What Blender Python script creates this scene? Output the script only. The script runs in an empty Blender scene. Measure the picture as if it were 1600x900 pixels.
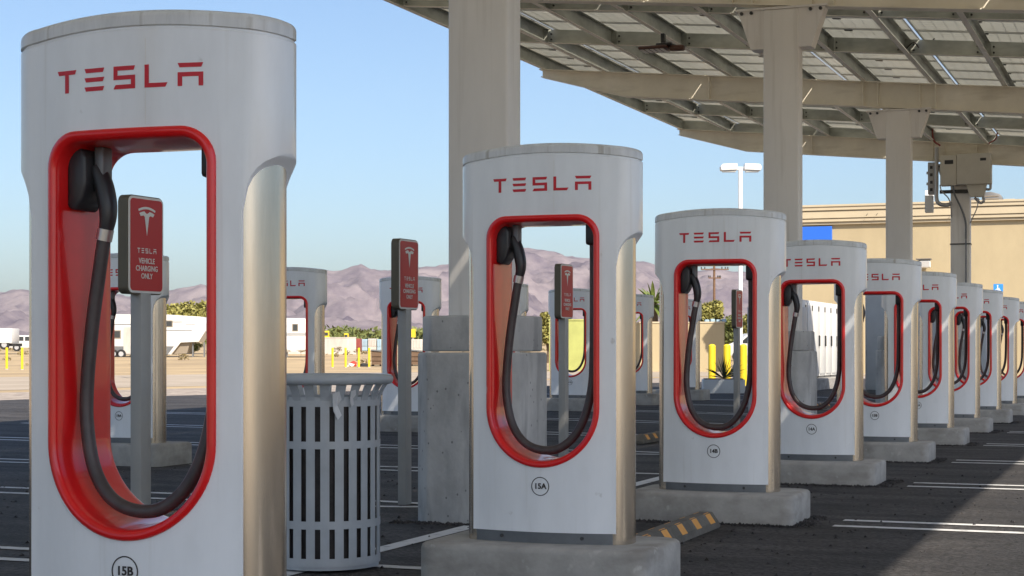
import bpy, bmesh, math, random
from mathutils import Vector, Matrix
from mathutils.geometry import delaunay_2d_cdt
random.seed(7)
R = math.radians
scene = bpy.context.scene
COL = scene.collection
# ------------------------------------------------------------------ camera
F = 2600.0; YH = 547.0; HC = 1.145
cd = bpy.data.cameras.new('camera'); cam = bpy.data.objects.new('camera', cd); COL.objects.link(cam)
cam.location = (0, 0, HC); cam.rotation_euler = (R(90), 0, 0)
cd.sensor_width = 36; cd.lens = 36*F/1600; cd.shift_y = (YH-450)/1600
cd.clip_start = 0.05; cd.clip_end = 40000
scene.camera = cam
# frame of the lot: u along the rows, v across them
PSI = math.atan(1015/2600)
RX, RY = math.sin(PSI), math.cos(PSI)
def P(s, w): return (s*RX + w*RY, s*RY - w*RX)
def SW(x, y): return (x*RX + y*RY, x*RY - y*RX)
W0 = -2.75        # charging row 1
W2 = -9.6         # charging row 2
WC = -4.28        # canopy columns
# ------------------------------------------------------------------ light
SUNW, SUNZ, SUNR = 1.0, 1.37, 1.0
sx, sy = SUNW*RY - SUNR*RX, -SUNW*RX - SUNR*RY
elev = math.atan2(SUNZ, math.hypot(sx, sy)); azi = math.atan2(sx, sy)
world = bpy.data.worlds.new('World'); scene.world = world; world.use_nodes = True
wn = world.node_tree; bg = wn.nodes['Background']
sk = wn.nodes.new('ShaderNodeTexSky'); sk.sky_type = 'NISHITA'; sk.sun_disc = False
sk.sun_elevation = elev; sk.sun_rotation = azi; sk.air_density = 1.0; sk.dust_density = 1.9; sk.ozone_density = 4.6
wn.links.new(sk.outputs[0], bg.inputs[0]); bg.inputs[1].default_value = 0.0505
sl = bpy.data.lights.new('sun', 'SUN'); sl.energy = 2.15; sl.angle = R(0.6); sl.color = (1.0, 0.90, 0.76)
so = bpy.data.objects.new('sun', sl); COL.objects.link(so)
so.rotation_euler = Vector((sx, sy, SUNZ)).to_track_quat('Z', 'Y').to_euler()
so.location = (0, 0, 30)
scene.view_settings.view_transform = 'Standard'; scene.view_settings.look = 'None'
scene.view_settings.exposure = 1.80; scene.view_settings.gamma = 1
scene.view_settings.use_curve_mapping = False
scene.render.engine = 'CYCLES'
scene.cycles.max_bounces = 8; scene.cycles.diffuse_bounces = 5
# ------------------------------------------------------------------ materials
M = {}
def add_dirt(m, col, amount=.5, scale=(26, 26, 1.1), lo=.60, hi=.75, rnd=True, pits=False):
    nt = m.node_tree; b = nt.nodes['Principled BSDF']; N = nt.nodes.new; L = nt.links.new
    tc = N('ShaderNodeTexCoord'); mp = N('ShaderNodeMapping'); mp.inputs['Scale'].default_value = scale; L(tc.outputs['Object'], mp.inputs[0])
    if rnd:
        oi = N('ShaderNodeObjectInfo'); vm = N('ShaderNodeVectorMath'); vm.operation = 'MULTIPLY'; L(oi.outputs['Location'], vm.inputs[0]); vm.inputs[1].default_value = (3.1, 2.3, 0)
        L(vm.outputs[0], mp.inputs['Location'])
    if pits:
        n = N('ShaderNodeTexVoronoi'); n.inputs['Scale'].default_value = 1; L(mp.outputs[0], n.inputs['Vector']); out = n.outputs['Distance']
    else:
        n = N('ShaderNodeTexNoise'); n.inputs['Scale'].default_value = 1; n.inputs['Detail'].default_value = 5; L(mp.outputs[0], n.inputs[0]); out = n.outputs['Fac']
    mr = N('ShaderNodeMapRange'); L(out, mr.inputs[0]); mr.inputs[1].default_value = lo; mr.inputs[2].default_value = hi; mr.inputs[3].default_value = 0; mr.inputs[4].default_value = amount
    src = b.inputs['Base Color'].links[0].from_socket
    mx = N('ShaderNodeMixRGB'); L(mr.outputs[0], mx.inputs[0]); L(src, mx.inputs[1]); mx.inputs[2].default_value = (*col, 1); L(mx.outputs[0], b.inputs['Base Color'])
def mat(name, col, rough=0.6, metal=0.0, var=0.0, vscale=3.0, bump=0.0, bscale=30.0, coat=0.0, col2=None,
        stretch=(1, 1, 1), detail=6, lo=0.35, hi=0.65, bdist=0.01, emit=None, spec=0.5):
    m = bpy.data.materials.new(name); m.use_nodes = True; nt = m.node_tree; b = nt.nodes['Principled BSDF']
    b.inputs['Base Color'].default_value = (*col, 1); b.inputs['Roughness'].default_value = rough
    b.inputs['Metallic'].default_value = metal; b.inputs['Specular IOR Level'].default_value = spec
    if coat: b.inputs['Coat Weight'].default_value = coat; b.inputs['Coat Roughness'].default_value = 0.06
    tc = nt.nodes.new('ShaderNodeTexCoord'); mp = nt.nodes.new('ShaderNodeMapping')
    mp.inputs['Scale'].default_value = stretch; nt.links.new(tc.outputs['Object'], mp.inputs['Vector'])
    if var or col2:
        n = nt.nodes.new('ShaderNodeTexNoise'); n.inputs['Scale'].default_value = vscale; n.inputs['Detail'].default_value = detail
        n.inputs['Roughness'].default_value = 0.65
        nt.links.new(mp.outputs[0], n.inputs['Vector'])
        r = nt.nodes.new('ShaderNodeValToRGB'); e = r.color_ramp.elements
        e[0].position = lo; e[1].position = hi
        c2 = col2 if col2 else tuple(max(0, c*(1-var)) for c in col)
        c1 = col if col2 else tuple(min(1, c*(1+var*0.6)) for c in col)
        e[0].color = (*c2, 1); e[1].color = (*c1, 1)
        nt.links.new(n.outputs['Fac'], r.inputs[0]); nt.links.new(r.outputs[0], b.inputs['Base Color'])
        m['ramp'] = r.name
    if bump:
        n2 = nt.nodes.new('ShaderNodeTexNoise'); n2.inputs['Scale'].default_value = bscale; n2.inputs['Detail'].default_value = 8
        nt.links.new(mp.outputs[0], n2.inputs['Vector'])
        bp = nt.nodes.new('ShaderNodeBump'); bp.inputs['Strength'].default_value = bump; bp.inputs['Distance'].default_value = bdist
        nt.links.new(n2.outputs['Fac'], bp.inputs['Height']); nt.links.new(bp.outputs[0], b.inputs['Normal'])
    if emit: b.inputs['Emission Color'].default_value = (*emit, 1); b.inputs['Emission Strength'].default_value = 1
    M[name] = m; return m
mat('white_paint', (0.86, 0.88, 0.90), 0.32, var=0.07, vscale=1.6, coat=0.5, stretch=(3, 3, 0.7), bump=0.03, bscale=90, bdist=0.002)
mat('cap_paint', (0.70, 0.71, 0.71), 0.4, var=0.14, vscale=5, coat=0.3, stretch=(3, 3, 0.6))
add_dirt(M['white_paint'], (.50, .47, .40), .16, (30, 30, .9), .62, .74)
add_dirt(M['white_paint'], (.34, .31, .26), .40, (14, 14, 12), .72, .78)
add_dirt(M['cap_paint'], (.30, .26, .19), .55, (22, 22, 1), .58, .70)
mat('red_gloss', (0.78, 0.012, 0.014), 0.28, coat=0.45, spec=.4, var=0.12, vscale=4)
add_dirt(M['red_gloss'], (.75, .55, .52), .5, (14, 14, 7), .70, .76)
mat('letter_red', (0.60, 0.012, 0.025), 0.4)
mat('steel', (0.62, 0.55, 0.465), 0.22, metal=1.0, var=0.16, vscale=2.2, stretch=(4, 4, 0.5), bump=0.08, bscale=6, bdist=0.004)
mat('kick_grey', (0.16, 0.17, 0.18), 0.45, metal=0.3, var=0.15, vscale=8)
mat('black_rubber', (0.075, 0.064, 0.064), 0.45, var=0.3, vscale=9)
mat('black_plastic', (0.03, 0.032, 0.036), 0.38, var=0.1, vscale=6)
mat('silver', (0.55, 0.55, 0.54), 0.3, metal=0.8)
mat('ink', (0.035, 0.03, 0.03), 0.5)
mat('badge_white', (0.74, 0.75, 0.77), 0.4)
mat('concrete', (0.42, 0.40, 0.37), 0.85, col2=(0.27, 0.255, 0.23), vscale=4, bump=0.35, bscale=25, bdist=0.01, lo=.3, hi=.62)
mat('pedestal_concrete', (0.58, 0.57, 0.55), 0.85, col2=(0.34, 0.335, 0.33), vscale=2.2, bump=0.5, bscale=22, bdist=0.012, lo=.28, hi=.60, stretch=(1,1,.6))
add_dirt(M['pedestal_concrete'], (.12, .12, .12), .75, (16, 16, 13), .13, .08, pits=True)
add_dirt(M['pedestal_concrete'], (.26, .255, .25), .6, (7, 7, 1.6), .50, .66)
add_dirt(M['concrete'], (.16, .145, .12), .5, (3, 3, 7), .52, .70)
add_dirt(M['concrete'], (.55, .53, .49), .5, (18, 18, 14), .64, .72)
mat('cream_steel', (0.80, 0.77, 0.73), 0.5, var=0.07, vscale=1.5, stretch=(1, 1, 0.3))
mat('cream_beam', (0.82, 0.77, 0.65), 0.5, var=0.10, vscale=1.2)
add_dirt(M['cream_beam'], (.36, .30, .20), .35, (1.2, 1.2, 6), .55, .75)
add_dirt(M['cream_steel'], (.40, .36, .30), .25, (14, 14, .7), .55, .72)
mat('galvanised', (0.46, 0.47, 0.42), 0.42, metal=0.15, var=0.35, vscale=1.1, stretch=(1, 1, 2.0), detail=4)
mat('galv_light', (0.88, 0.84, 0.74), 0.5, metal=0.0, var=0.15, vscale=1.3)
mat('bolt_dark', (0.07, 0.07, 0.07), 0.5, metal=0.5)
mat('cell_back', (0.50, 0.49, 0.46), 0.35, var=0.35, vscale=1.2, detail=3)
def module_mat():
    m = bpy.data.materials.new('module'); m.use_nodes = True; nt = m.node_tree; b = nt.nodes['Principled BSDF']
    N = nt.nodes.new; L = nt.links.new
    tc = N('ShaderNodeTexCoord'); n = N('ShaderNodeTexNoise'); n.inputs['Scale'].default_value = .7; L(tc.outputs['Object'], n.inputs[0])
    r = N('ShaderNodeValToRGB'); L(n.outputs['Fac'], r.inputs[0])
    r.color_ramp.elements[0].position = .35; r.color_ramp.elements[0].color = (.20, .20, .17, 1); r.color_ramp.elements[1].position = .65; r.color_ramp.elements[1].color = (.42, .41, .36, 1)
    L(r.outputs[0], b.inputs['Base Color']); b.inputs['Roughness'].default_value = .3
    t = N('ShaderNodeBsdfTranslucent'); t.inputs[0].default_value = (.80, .79, .72, 1)
    mx = N('ShaderNodeMixShader'); mx.inputs[0].default_value = .45
    L(b.outputs[0], mx.inputs[1]); L(t.outputs[0], mx.inputs[2]); L(mx.outputs[0], nt.nodes['Material Output'].inputs[0])
    M['cell_back'] = m
module_mat()
mat('cell_top', (0.02, 0.03, 0.06), 0.15)
mat('alu', (0.6, 0.6, 0.58), 0.35, metal=0.7)
mat('bin_grey', (0.44, 0.47, 0.50), 0.42, var=0.10, vscale=5, coat=0.2)
mat('bin_liner', (0.035, 0.028, 0.028), 0.6, var=0.5, vscale=8)
mat('paper', (0.75, 0.76, 0.78), 0.8)
mat('sign_red', (0.50, 0.022, 0.020), 0.4, coat=0.15, spec=.3)
mat('sign_white', (0.75, 0.73, 0.68), 0.5)
mat('sign_bronze', (0.13, 0.115, 0.085), 0.5, metal=0.3, var=0.1)
mat('post_grey', (0.38, 0.37, 0.35), 0.5, metal=0.2, var=0.08)
mat('yellow', (0.78, 0.58, 0.02), 0.5, var=0.08, vscale=3)
mat('red_band', (0.55, 0.05, 0.02), 0.5)
mat('orange', (0.72, 0.33, 0.06), 0.6, var=0.1, vscale=10)
mat('stop_rubber', (0.10, 0.09, 0.075), 0.8, col2=(0.16, 0.145, 0.12), vscale=7, bump=0.4, bscale=40)
mat('line_white', (0.62, 0.62, 0.62), 0.7, col2=(0.30, 0.30, 0.30), vscale=9, lo=0.30, hi=0.47, bump=0.2, bscale=90)
mat('stucco', (0.43, 0.35, 0.215), 0.9, var=0.10, vscale=0.5, bump=0.2, bscale=12, stretch=(1, 1, .5))
mat('stucco_trim', (0.50, 0.42, 0.29), 0.9, var=0.06, vscale=0.8)
mat('blue', (0.02, 0.13, 0.60), 0.5)
mat('sign_blue', (0.02, 0.22, 0.62), 0.4)
mat('white_flat', (0.78, 0.78, 0.76), 0.6, var=0.04, vscale=2)
mat('rv_white', (0.66, 0.65, 0.63), 0.45, var=0.05, vscale=0.8)
mat('rv_grey', (0.14, 0.145, 0.15), 0.5, var=0.1)
mat('rv_tan', (0.24, 0.20, 0.15), 0.6)
mat('glass_dark', (0.04, 0.045, 0.05), 0.08, coat=0.5)
mat('tyre', (0.02, 0.02, 0.02), 0.8)
mat('hub', (0.6, 0.6, 0.6), 0.4, metal=0.6)
mat('cabinet_white', (0.74, 0.74, 0.72), 0.45, var=0.03)
mat('cabinet_grey', (0.50, 0.53, 0.56), 0.45, var=0.05)
mat('inverter', (0.60, 0.57, 0.49), 0.5, var=0.05)
mat('wood', (0.16, 0.09, 0.05), 0.8, var=0.2, vscale=6)
mat('bark', (0.13, 0.09, 0.06), 0.9, var=0.2)
mat('leaf_yellow', (0.26, 0.24, 0.06), 0.7, var=0.5, vscale=2.5)
mat('leaf_green', (0.15, 0.17, 0.045), 0.7, var=0.5, vscale=2.5)
mat('leaf_palm', (0.13, 0.17, 0.03), 0.6, var=0.3)
mat('leaf_dark', (0.06, 0.075, 0.03), 0.7, var=0.5, vscale=0.3)
mat('scrub', (0.22, 0.17, 0.08), 0.9, var=0.4)
mat('fence_white', (0.52, 0.48, 0.43), 0.8, var=0.25, vscale=0.9, stretch=(1, 1, .2))
mat('green_screen', (0.36, 0.38, 0.12), 0.8, var=0.15, vscale=1)
mat('box_red', (0.28, 0.06, 0.05), 0.6, var=.1)
mat('box_blue', (0.30, 0.42, 0.50), 0.6, var=.1)
mat('box_brown', (0.14, 0.085, 0.05), 0.7, var=.2)
mat('red_cloth', (0.5, 0.05, 0.03), 0.7)
mat('hvac', (0.16, 0.155, 0.15), 0.5, metal=0.3, var=.1)
mat('conduit', (0.42, 0.42, 0.42), 0.4, metal=0.5)
mat('brown_panel', (0.10, 0.045, 0.03), 0.4)
# ground materials, world (object) coordinates
def asphalt():
    m = bpy.data.materials.new('asphalt'); m.use_nodes = True; nt = m.node_tree; b = nt.nodes['Principled BSDF']
    N = nt.nodes.new; L = nt.links.new
    tc = N('ShaderNodeTexCoord'); mp = N('ShaderNodeMapping'); mp.inputs['Rotation'].default_value = (0, 0, PSI)
    L(tc.outputs['Object'], mp.inputs[0])          # now x = across the rows, y = along them
    big = N('ShaderNodeTexNoise'); big.inputs['Scale'].default_value = 0.9; big.inputs['Detail'].default_value = 7
    st = N('ShaderNodeMapping'); st.inputs['Scale'].default_value = (0.6, 3.2, 1); L(mp.outputs[0], st.inputs[0]); L(st.outputs[0], big.inputs[0])
    fine = N('ShaderNodeTexNoise'); fine.inputs['Scale'].default_value = 38; fine.inputs['Detail'].default_value = 4; L(mp.outputs[0], fine.inputs[0])
    r1 = N('ShaderNodeValToRGB'); L(big.outputs['Fac'], r1.inputs[0])
    r1.color_ramp.elements[0].position = .36; r1.color_ramp.elements[0].color = (0.018, 0.016, 0.016, 1)
    r1.color_ramp.elements[1].position = .68; r1.color_ramp.elements[1].color = (0.062, 0.058, 0.058, 1)
    # asphalt right of the posts coloured darker, to dim the sunlit strip
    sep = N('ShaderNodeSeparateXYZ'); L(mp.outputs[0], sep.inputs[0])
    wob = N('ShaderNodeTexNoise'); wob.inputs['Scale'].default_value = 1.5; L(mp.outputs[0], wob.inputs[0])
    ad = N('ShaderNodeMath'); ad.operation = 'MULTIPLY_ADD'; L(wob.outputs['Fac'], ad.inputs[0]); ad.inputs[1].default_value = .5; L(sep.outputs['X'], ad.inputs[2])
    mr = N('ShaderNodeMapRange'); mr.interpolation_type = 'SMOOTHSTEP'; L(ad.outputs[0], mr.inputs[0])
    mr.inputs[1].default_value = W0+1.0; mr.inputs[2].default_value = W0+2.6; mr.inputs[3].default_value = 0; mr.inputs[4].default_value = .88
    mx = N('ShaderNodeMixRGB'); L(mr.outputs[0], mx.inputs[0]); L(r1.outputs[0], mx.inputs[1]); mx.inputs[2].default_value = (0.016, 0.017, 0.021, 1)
    r2 = N('ShaderNodeValToRGB'); L(fine.outputs['Fac'], r2.inputs[0])
    r2.color_ramp.elements[0].position = .34; r2.color_ramp.elements[0].color = (0.40, 0.39, 0.38, 1)
    r2.color_ramp.elements[1].position = .66; r2.color_ramp.elements[1].color = (1.75, 1.7, 1.65, 1)
    mm = N('ShaderNodeMixRGB'); mm.blend_type = 'MULTIPLY'; mm.inputs[0].default_value = 1; L(mx.outputs[0], mm.inputs[1]); L(r2.outputs[0], mm.inputs[2])
    vo = N('ShaderNodeTexVoronoi'); vo.inputs['Scale'].default_value = 26; L(mp.outputs[0], vo.inputs['Vector'])
    r3 = N('ShaderNodeMapRange'); L(vo.outputs['Distance'], r3.inputs[0]); r3.inputs[1].default_value = .10; r3.inputs[2].default_value = .02; r3.inputs[3].default_value = 0; r3.inputs[4].default_value = .55
    sel = N('ShaderNodeMath'); sel.operation = 'GREATER_THAN'; sp = N('ShaderNodeSeparateXYZ'); L(vo.outputs['Color'], sp.inputs[0]); L(sp.outputs[0], sel.inputs[0]); sel.inputs[1].default_value = .72
    ml = N('ShaderNodeMath'); ml.operation = 'MULTIPLY'; L(r3.outputs[0], ml.inputs[0]); L(sel.outputs[0], ml.inputs[1])
    m3 = N('ShaderNodeMixRGB'); L(ml.outputs[0], m3.inputs[0]); L(mm.outputs[0], m3.inputs[1]); m3.inputs[2].default_value = (.30, .29, .28, 1)
    oil = N('ShaderNodeTexNoise'); oil.inputs['Scale'].default_value = .8; oil.inputs['Detail'].default_value = 3; L(mp.outputs[0], oil.inputs[0])
    r4 = N('ShaderNodeMapRange'); L(oil.outputs['Fac'], r4.inputs[0]); r4.inputs[1].default_value = .60; r4.inputs[2].default_value = .68; r4.inputs[3].default_value = 0; r4.inputs[4].default_value = .6
    m4 = N('ShaderNodeMixRGB'); L(r4.outputs[0], m4.inputs[0]); L(m3.outputs[0], m4.inputs[1]); m4.inputs[2].default_value = (.015, .014, .014, 1)
    ck = N('ShaderNodeTexVoronoi'); ck.feature = 'DISTANCE_TO_EDGE'; ck.inputs['Scale'].default_value = .45
    wv = N('ShaderNodeTexNoise'); wv.inputs['Scale'].default_value = 2.5; wv.inputs['Detail'].default_value = 6; L(mp.outputs[0], wv.inputs[0])
    va = N('ShaderNodeMixRGB'); va.blend_type = 'ADD'; va.inputs[0].default_value = .55; L(mp.outputs[0], va.inputs[1]); L(wv.outputs['Color'], va.inputs[2]); L(va.outputs[0], ck.inputs['Vector'])
    r5 = N('ShaderNodeMapRange'); L(ck.outputs['Distance'], r5.inputs[0]); r5.inputs[1].default_value = .006; r5.inputs[2].default_value = .002; r5.inputs[3].default_value = 0; r5.inputs[4].default_value = .7
    cm = N('ShaderNodeMath'); cm.operation = 'MULTIPLY'; L(r5.outputs[0], cm.inputs[0])
    r6 = N('ShaderNodeMapRange'); L(big.outputs['Fac'], r6.inputs[0]); r6.inputs[1].default_value = .48; r6.inputs[2].default_value = .55; L(r6.outputs[0], cm.inputs[1])
    m5 = N('ShaderNodeMixRGB'); L(cm.outputs[0], m5.inputs[0]); L(m4.outputs[0], m5.inputs[1]); m5.inputs[2].default_value = (.008, .008, .008, 1)
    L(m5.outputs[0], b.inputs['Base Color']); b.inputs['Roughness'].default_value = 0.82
    bp = N('ShaderNodeBump'); bp.inputs['Strength'].default_value = 1; bp.inputs['Distance'].default_value = .02
    L(fine.outputs['Fac'], bp.inputs['Height']); L(bp.outputs[0], b.inputs['Normal'])
    M['asphalt'] = m
asphalt()
mat('sand', (0.46, 0.34, 0.19), 0.95, col2=(0.32, 0.235, 0.135), vscale=0.12, bump=0.5, bscale=3, bdist=.05, detail=12, lo=.38, hi=.6)
mat('gravel', (0.46, 0.39, 0.32), 0.95, col2=(0.20, 0.165, 0.14), vscale=3.5, bump=0.6, bscale=14, bdist=.04, detail=9)
mat('dirt_road', (0.42, 0.35, 0.27), 0.9, col2=(0.33, 0.27, 0.20), vscale=.35, bump=.2, bscale=8)
def mountain_mat():
    m = bpy.data.materials.new('mountain_rock'); m.use_nodes = True; nt = m.node_tree; b = nt.nodes['Principled BSDF']
    N = nt.nodes.new; L = nt.links.new
    tc = N('ShaderNodeTexCoord'); n = N('ShaderNodeTexNoise'); n.inputs['Scale'].default_value = .004; n.inputs['Detail'].default_value = 12; n.inputs['Roughness'].default_value = .7
    L(tc.outputs['Object'], n.inputs[0]); r = N('ShaderNodeValToRGB'); L(n.outputs['Fac'], r.inputs[0])
    r.color_ramp.elements[0].position = .38; r.color_ramp.elements[0].color = (0.12, 0.10, 0.125, 1)
    r.color_ramp.elements[1].position = .62; r.color_ramp.elements[1].color = (0.255, 0.215, 0.22, 1)
    L(r.outputs[0], b.inputs['Base Color']); b.inputs['Roughness'].default_value = 1; b.inputs['Specular IOR Level'].default_value = 0
    M['mountain'] = m
mountain_mat()
# ------------------------------------------------------------------ object helpers
def finish(bm, name, m, parent=None, smooth=None):
    me = bpy.data.meshes.new(name); bm.normal_update(); bm.to_mesh(me); bm.free()
    for x in (m if isinstance(m, (list, tuple)) else [m]): me.materials.append(M[x] if isinstance(x, str) else x)
    if smooth is not None:
        for p in me.polygons: p.use_smooth = True
        me.set_sharp_from_angle(angle=R(smooth))
    o = bpy.data.objects.new(name, me); COL.objects.link(o)
    if parent: o.parent = parent
    return o
def thing(name, label, cat, loc=(0, 0, 0), rz=0, group=None):
    o = bpy.data.objects.new(name, None); COL.objects.link(o); o.location = loc; o.rotation_euler = (0, 0, rz)
    o.empty_display_size = .3
    tag(o, label, cat, group); return o
def tag(o, label, cat, group=None):
    o['label'] = label; o['category'] = cat
    if group: o['group'] = group
    return o
def structure(o): o['kind'] = 'structure'; return o
def copy_tree(o, parent=None):
    c = o.copy(); COL.objects.link(c)
    if parent: c.parent = parent
    for ch in list(o.children): copy_tree(ch, c)
    return c
def box(bm, x0, x1, y0, y1, z0, z1, bev=0, mi=0, seg=2, mtx=None):
    c = [(x0, y0, z0), (x1, y0, z0), (x1, y1, z0), (x0, y1, z0), (x0, y0, z1), (x1, y0, z1), (x1, y1, z1), (x0, y1, z1)]
    v = [bm.verts.new(p) for p in c]
    fs = [bm.faces.new([v[i] for i in f]) for f in ((3, 2, 1, 0), (4, 5, 6, 7), (0, 1, 5, 4), (1, 2, 6, 5), (2, 3, 7, 6), (3, 0, 4, 7))]
    for f in fs: f.material_index = mi
    vs = v
    if bev:
        ed = list({e for f in fs for e in f.edges})
        r = bmesh.ops.bevel(bm, geom=ed, offset=bev, segments=seg, affect='EDGES', profile=.5)
        for f in r['faces']: f.material_index = mi
        vs = list({vv for f in r['faces'] for vv in f.verts} | {vv for vv in v if vv.is_valid})
    if mtx is not None: bmesh.ops.transform(bm, matrix=mtx, verts=[q for q in vs if q.is_valid])
    return vs
def prism(bm, pts, axis, a, b, mi=0, bev=0):
    """polygon pts in the plane perpendicular to axis, extruded a..b"""
    def mk(p, t):
        if axis == 'x': return (t, p[0], p[1])
        if axis == 'y': return (p[0], t, p[1])
        return (p[0], p[1], t)
    A = [bm.verts.new(mk(p, a)) for p in pts]; B = [bm.verts.new(mk(p, b)) for p in pts]; n = len(pts)
    fs = [bm.faces.new(A[::-1]), bm.faces.new(B)]
    for i in range(n): fs.append(bm.faces.new((A[i], A[(i+1) % n], B[(i+1) % n], B[i])))
    for f in fs: f.material_index = mi
    if bev:
        ed = list({e for f in fs for e in f.edges})
        r = bmesh.ops.bevel(bm, geom=ed, offset=bev, segments=2, affect='EDGES', profile=.5)
        for f in r['faces']: f.material_index = mi
    bmesh.ops.recalc_face_normals(bm, faces=bm.faces[:])
def smooth_path(pts, n=6):
    out = []; P_ = [Vector(p) for p in pts]; P_ = [P_[0]*2-P_[1]] + P_ + [P_[-1]*2-P_[-2]]
    for i in range(1, len(P_)-2):
        a, b, c, d = P_[i-1:i+3]
        for k in range(n):
            t = k/n
            out.append(.5*((2*b)+(c-a)*t+(2*a-5*b+4*c-d)*t*t+(3*b-a-3*c+d)*t**3))
    out.append(P_[-2]); return out
def tube(bm, pts, rad, n=10, mi=0, caps=True, ry=None):
    pts = [Vector(p) for p in pts]; rings = []
    up = Vector((0, 1, 0))
    for i, p in enumerate(pts):
        t = (pts[min(i+1, len(pts)-1)]-pts[max(i-1, 0)]).normalized()
        s = t.cross(up)
        if s.length < 1e-3: s = t.cross(Vector((1, 0, 0)))
        s.normalize(); u = s.cross(t).normalized()
        r = rad[i] if isinstance(rad, (list, tuple)) else rad
        r2 = r*(ry if ry else 1)
        rings.append([bm.verts.new(p + s*r*math.cos(a) + u*r2*math.sin(a)) for a in [2*math.pi*k/n for k in range(n)]])
    for a, b in zip(rings, rings[1:]):
        for k in range(n):
            f = bm.faces.new((a[k], a[(k+1) % n], b[(k+1) % n], b[k])); f.material_index = mi
    if caps:
        for r in (rings[0][::-1], rings[-1]):
            f = bm.faces.new(r); f.material_index = mi
def lathe(bm, prof, n=24, cx=0, cy=0, mi=0, caps=True):
    rings = [[bm.verts.new((cx+r*math.cos(2*math.pi*k/n), cy+r*math.sin(2*math.pi*k/n), z)) for k in range(n)] for r, z in prof]
    for a, b in zip(rings, rings[1:]):
        for k in range(n):
            f = bm.faces.new((a[k], a[(k+1) % n], b[(k+1) % n], b[k])); f.material_index = mi
    if caps:
        bm.faces.new(rings[0][::-1]).material_index = mi; bm.faces.new(rings[-1]).material_index = mi
def text_mesh(txt, size, bold=0.0):
    cu = bpy.data.curves.new('text', 'FONT'); cu.body = txt; cu.size = size; cu.align_x = 'CENTER'; cu.align_y = 'CENTER'; cu.offset = bold
    cu.resolution_u = 3; cu.extrude = 0.0008
    o = bpy.data.objects.new('text', cu); COL.objects.link(o)
    dg = bpy.context.evaluated_depsgraph_get(); me = bpy.data.meshes.new_from_object(o.evaluated_get(dg))
    bpy.data.objects.remove(o); bpy.data.curves.remove(cu); return me
def solid_bool(bm, cutters, mats):
    """bm mesh with a list of (bmesh, operation) applied; returns bmesh"""
    tmp = []
    def mk(b_):
        me = bpy.data.meshes.new('t'); bmesh.ops.recalc_face_normals(b_, faces=b_.faces[:]); b_.to_mesh(me); b_.free()
        o = bpy.data.objects.new('t', me); COL.objects.link(o); tmp.append(o); return o
    base = mk(bm)
    for cb, op in cutters:
        c = mk(cb); md = base.modifiers.new('b', 'BOOLEAN'); md.operation = op; md.object = c; md.solver = 'EXACT'
    dg = bpy.context.evaluated_depsgraph_get(); me = bpy.data.meshes.new_from_object(base.evaluated_get(dg))
    out = bmesh.new(); out.from_mesh(me); bpy.data.meshes.remove(me)
    for o in tmp:
        d = o.data; bpy.data.objects.remove(o); bpy.data.meshes.remove(d)
    return out
def sstep(a, b, x):
    t = max(0, min(1, (x-a)/(b-a))); return t*t*(3-2*t)
# ------------------------------------------------------------------ ground
def gz(x, y):
    s, w = SW(x, y); u = W0 - w
    g = .10*sstep(17, 30, y)*sstep(0, 6, u) + .07*sstep(35, 75, y)
    if y > 100: g += .012*(min(y, 400)-100)
    if y > 400: g += .0077*(y-400)
    return g
def sheet(name, xs, ys, fz, m, parent=None):
    bm = bmesh.new(); g = []
    for j, y in enumerate(ys):
        row_x = xs(y) if callable(xs) else xs
        g.append([bm.verts.new((x, y, fz(x, y))) for x in row_x])
    for a, b in zip(g, g[1:]):
        for i in range(len(a)-1): bm.faces.new((a[i], a[i+1], b[i+1], b[i]))
    return finish(bm, name, m, parent, smooth=60)
def geo(a, b, n): return [a*(b/a)**(i/n) for i in range(n+1)]
ys = [-400, -100, -40] + [i*2.0 for i in range(-10, 60)] + geo(120, 9000, 40)
ts = [-3, -1.5] + [i/20*0.9-.45 for i in range(21)] + [1.5, 3]
ground = structure(sheet('ground', lambda y: sorted([-9000, -3000, -600] + [(-60+i*4) for i in range(31)] + [600, 3000, 9000]), ys, gz, 'sand'))
LE = [(-60, -47.5), (34.6, -10.6), (38, -7.4), (51, 4.1), (58, 12), (64, 26), (66, 40)]
def left_edge(y):
    for (y0, x0), (y1, x1) in zip(LE, LE[1:]):
        if y <= y1: return x0 + (x1-x0)*(y-y0)/(y1-y0)
    return LE[-1][1]
def lerpx(a, b, n): return [a+(b-a)*i/n for i in range(n+1)]
ysA = lerpx(-7, 66, 40)  # lot cut short behind the camera, so unseen sand there bounces fill light
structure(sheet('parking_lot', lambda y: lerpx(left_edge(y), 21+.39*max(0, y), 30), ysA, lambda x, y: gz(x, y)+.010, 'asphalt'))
# gravel verge and dirt road beyond the lot edge
def band(name, off0, off1, dz, m):
    bm = bmesh.new(); g = []
    for k in range(60):
        y = -40 + k*1.8
        x = left_edge(y)
        row = []
        for q in range(5):
            o_ = off0+(off1-off0)*q/4
            xx, yy = x - o_*.83, y + o_*.55
            row.append(bm.verts.new((xx, yy, gz(xx, yy)+dz)))
        g.append(row)
    for a, b in zip(g, g[1:]):
        for i in range(4): bm.faces.new((a[i], b[i], b[i+1], a[i+1]))
    bmesh.ops.recalc_face_normals(bm, faces=bm.faces[:])
    return structure(finish(bm, name, m, None, 60))
band('gravel_verge', 0.0, 5.5, .006, 'gravel')
band('dirt_road', 7.5, 24, .006, 'dirt_road')
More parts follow.
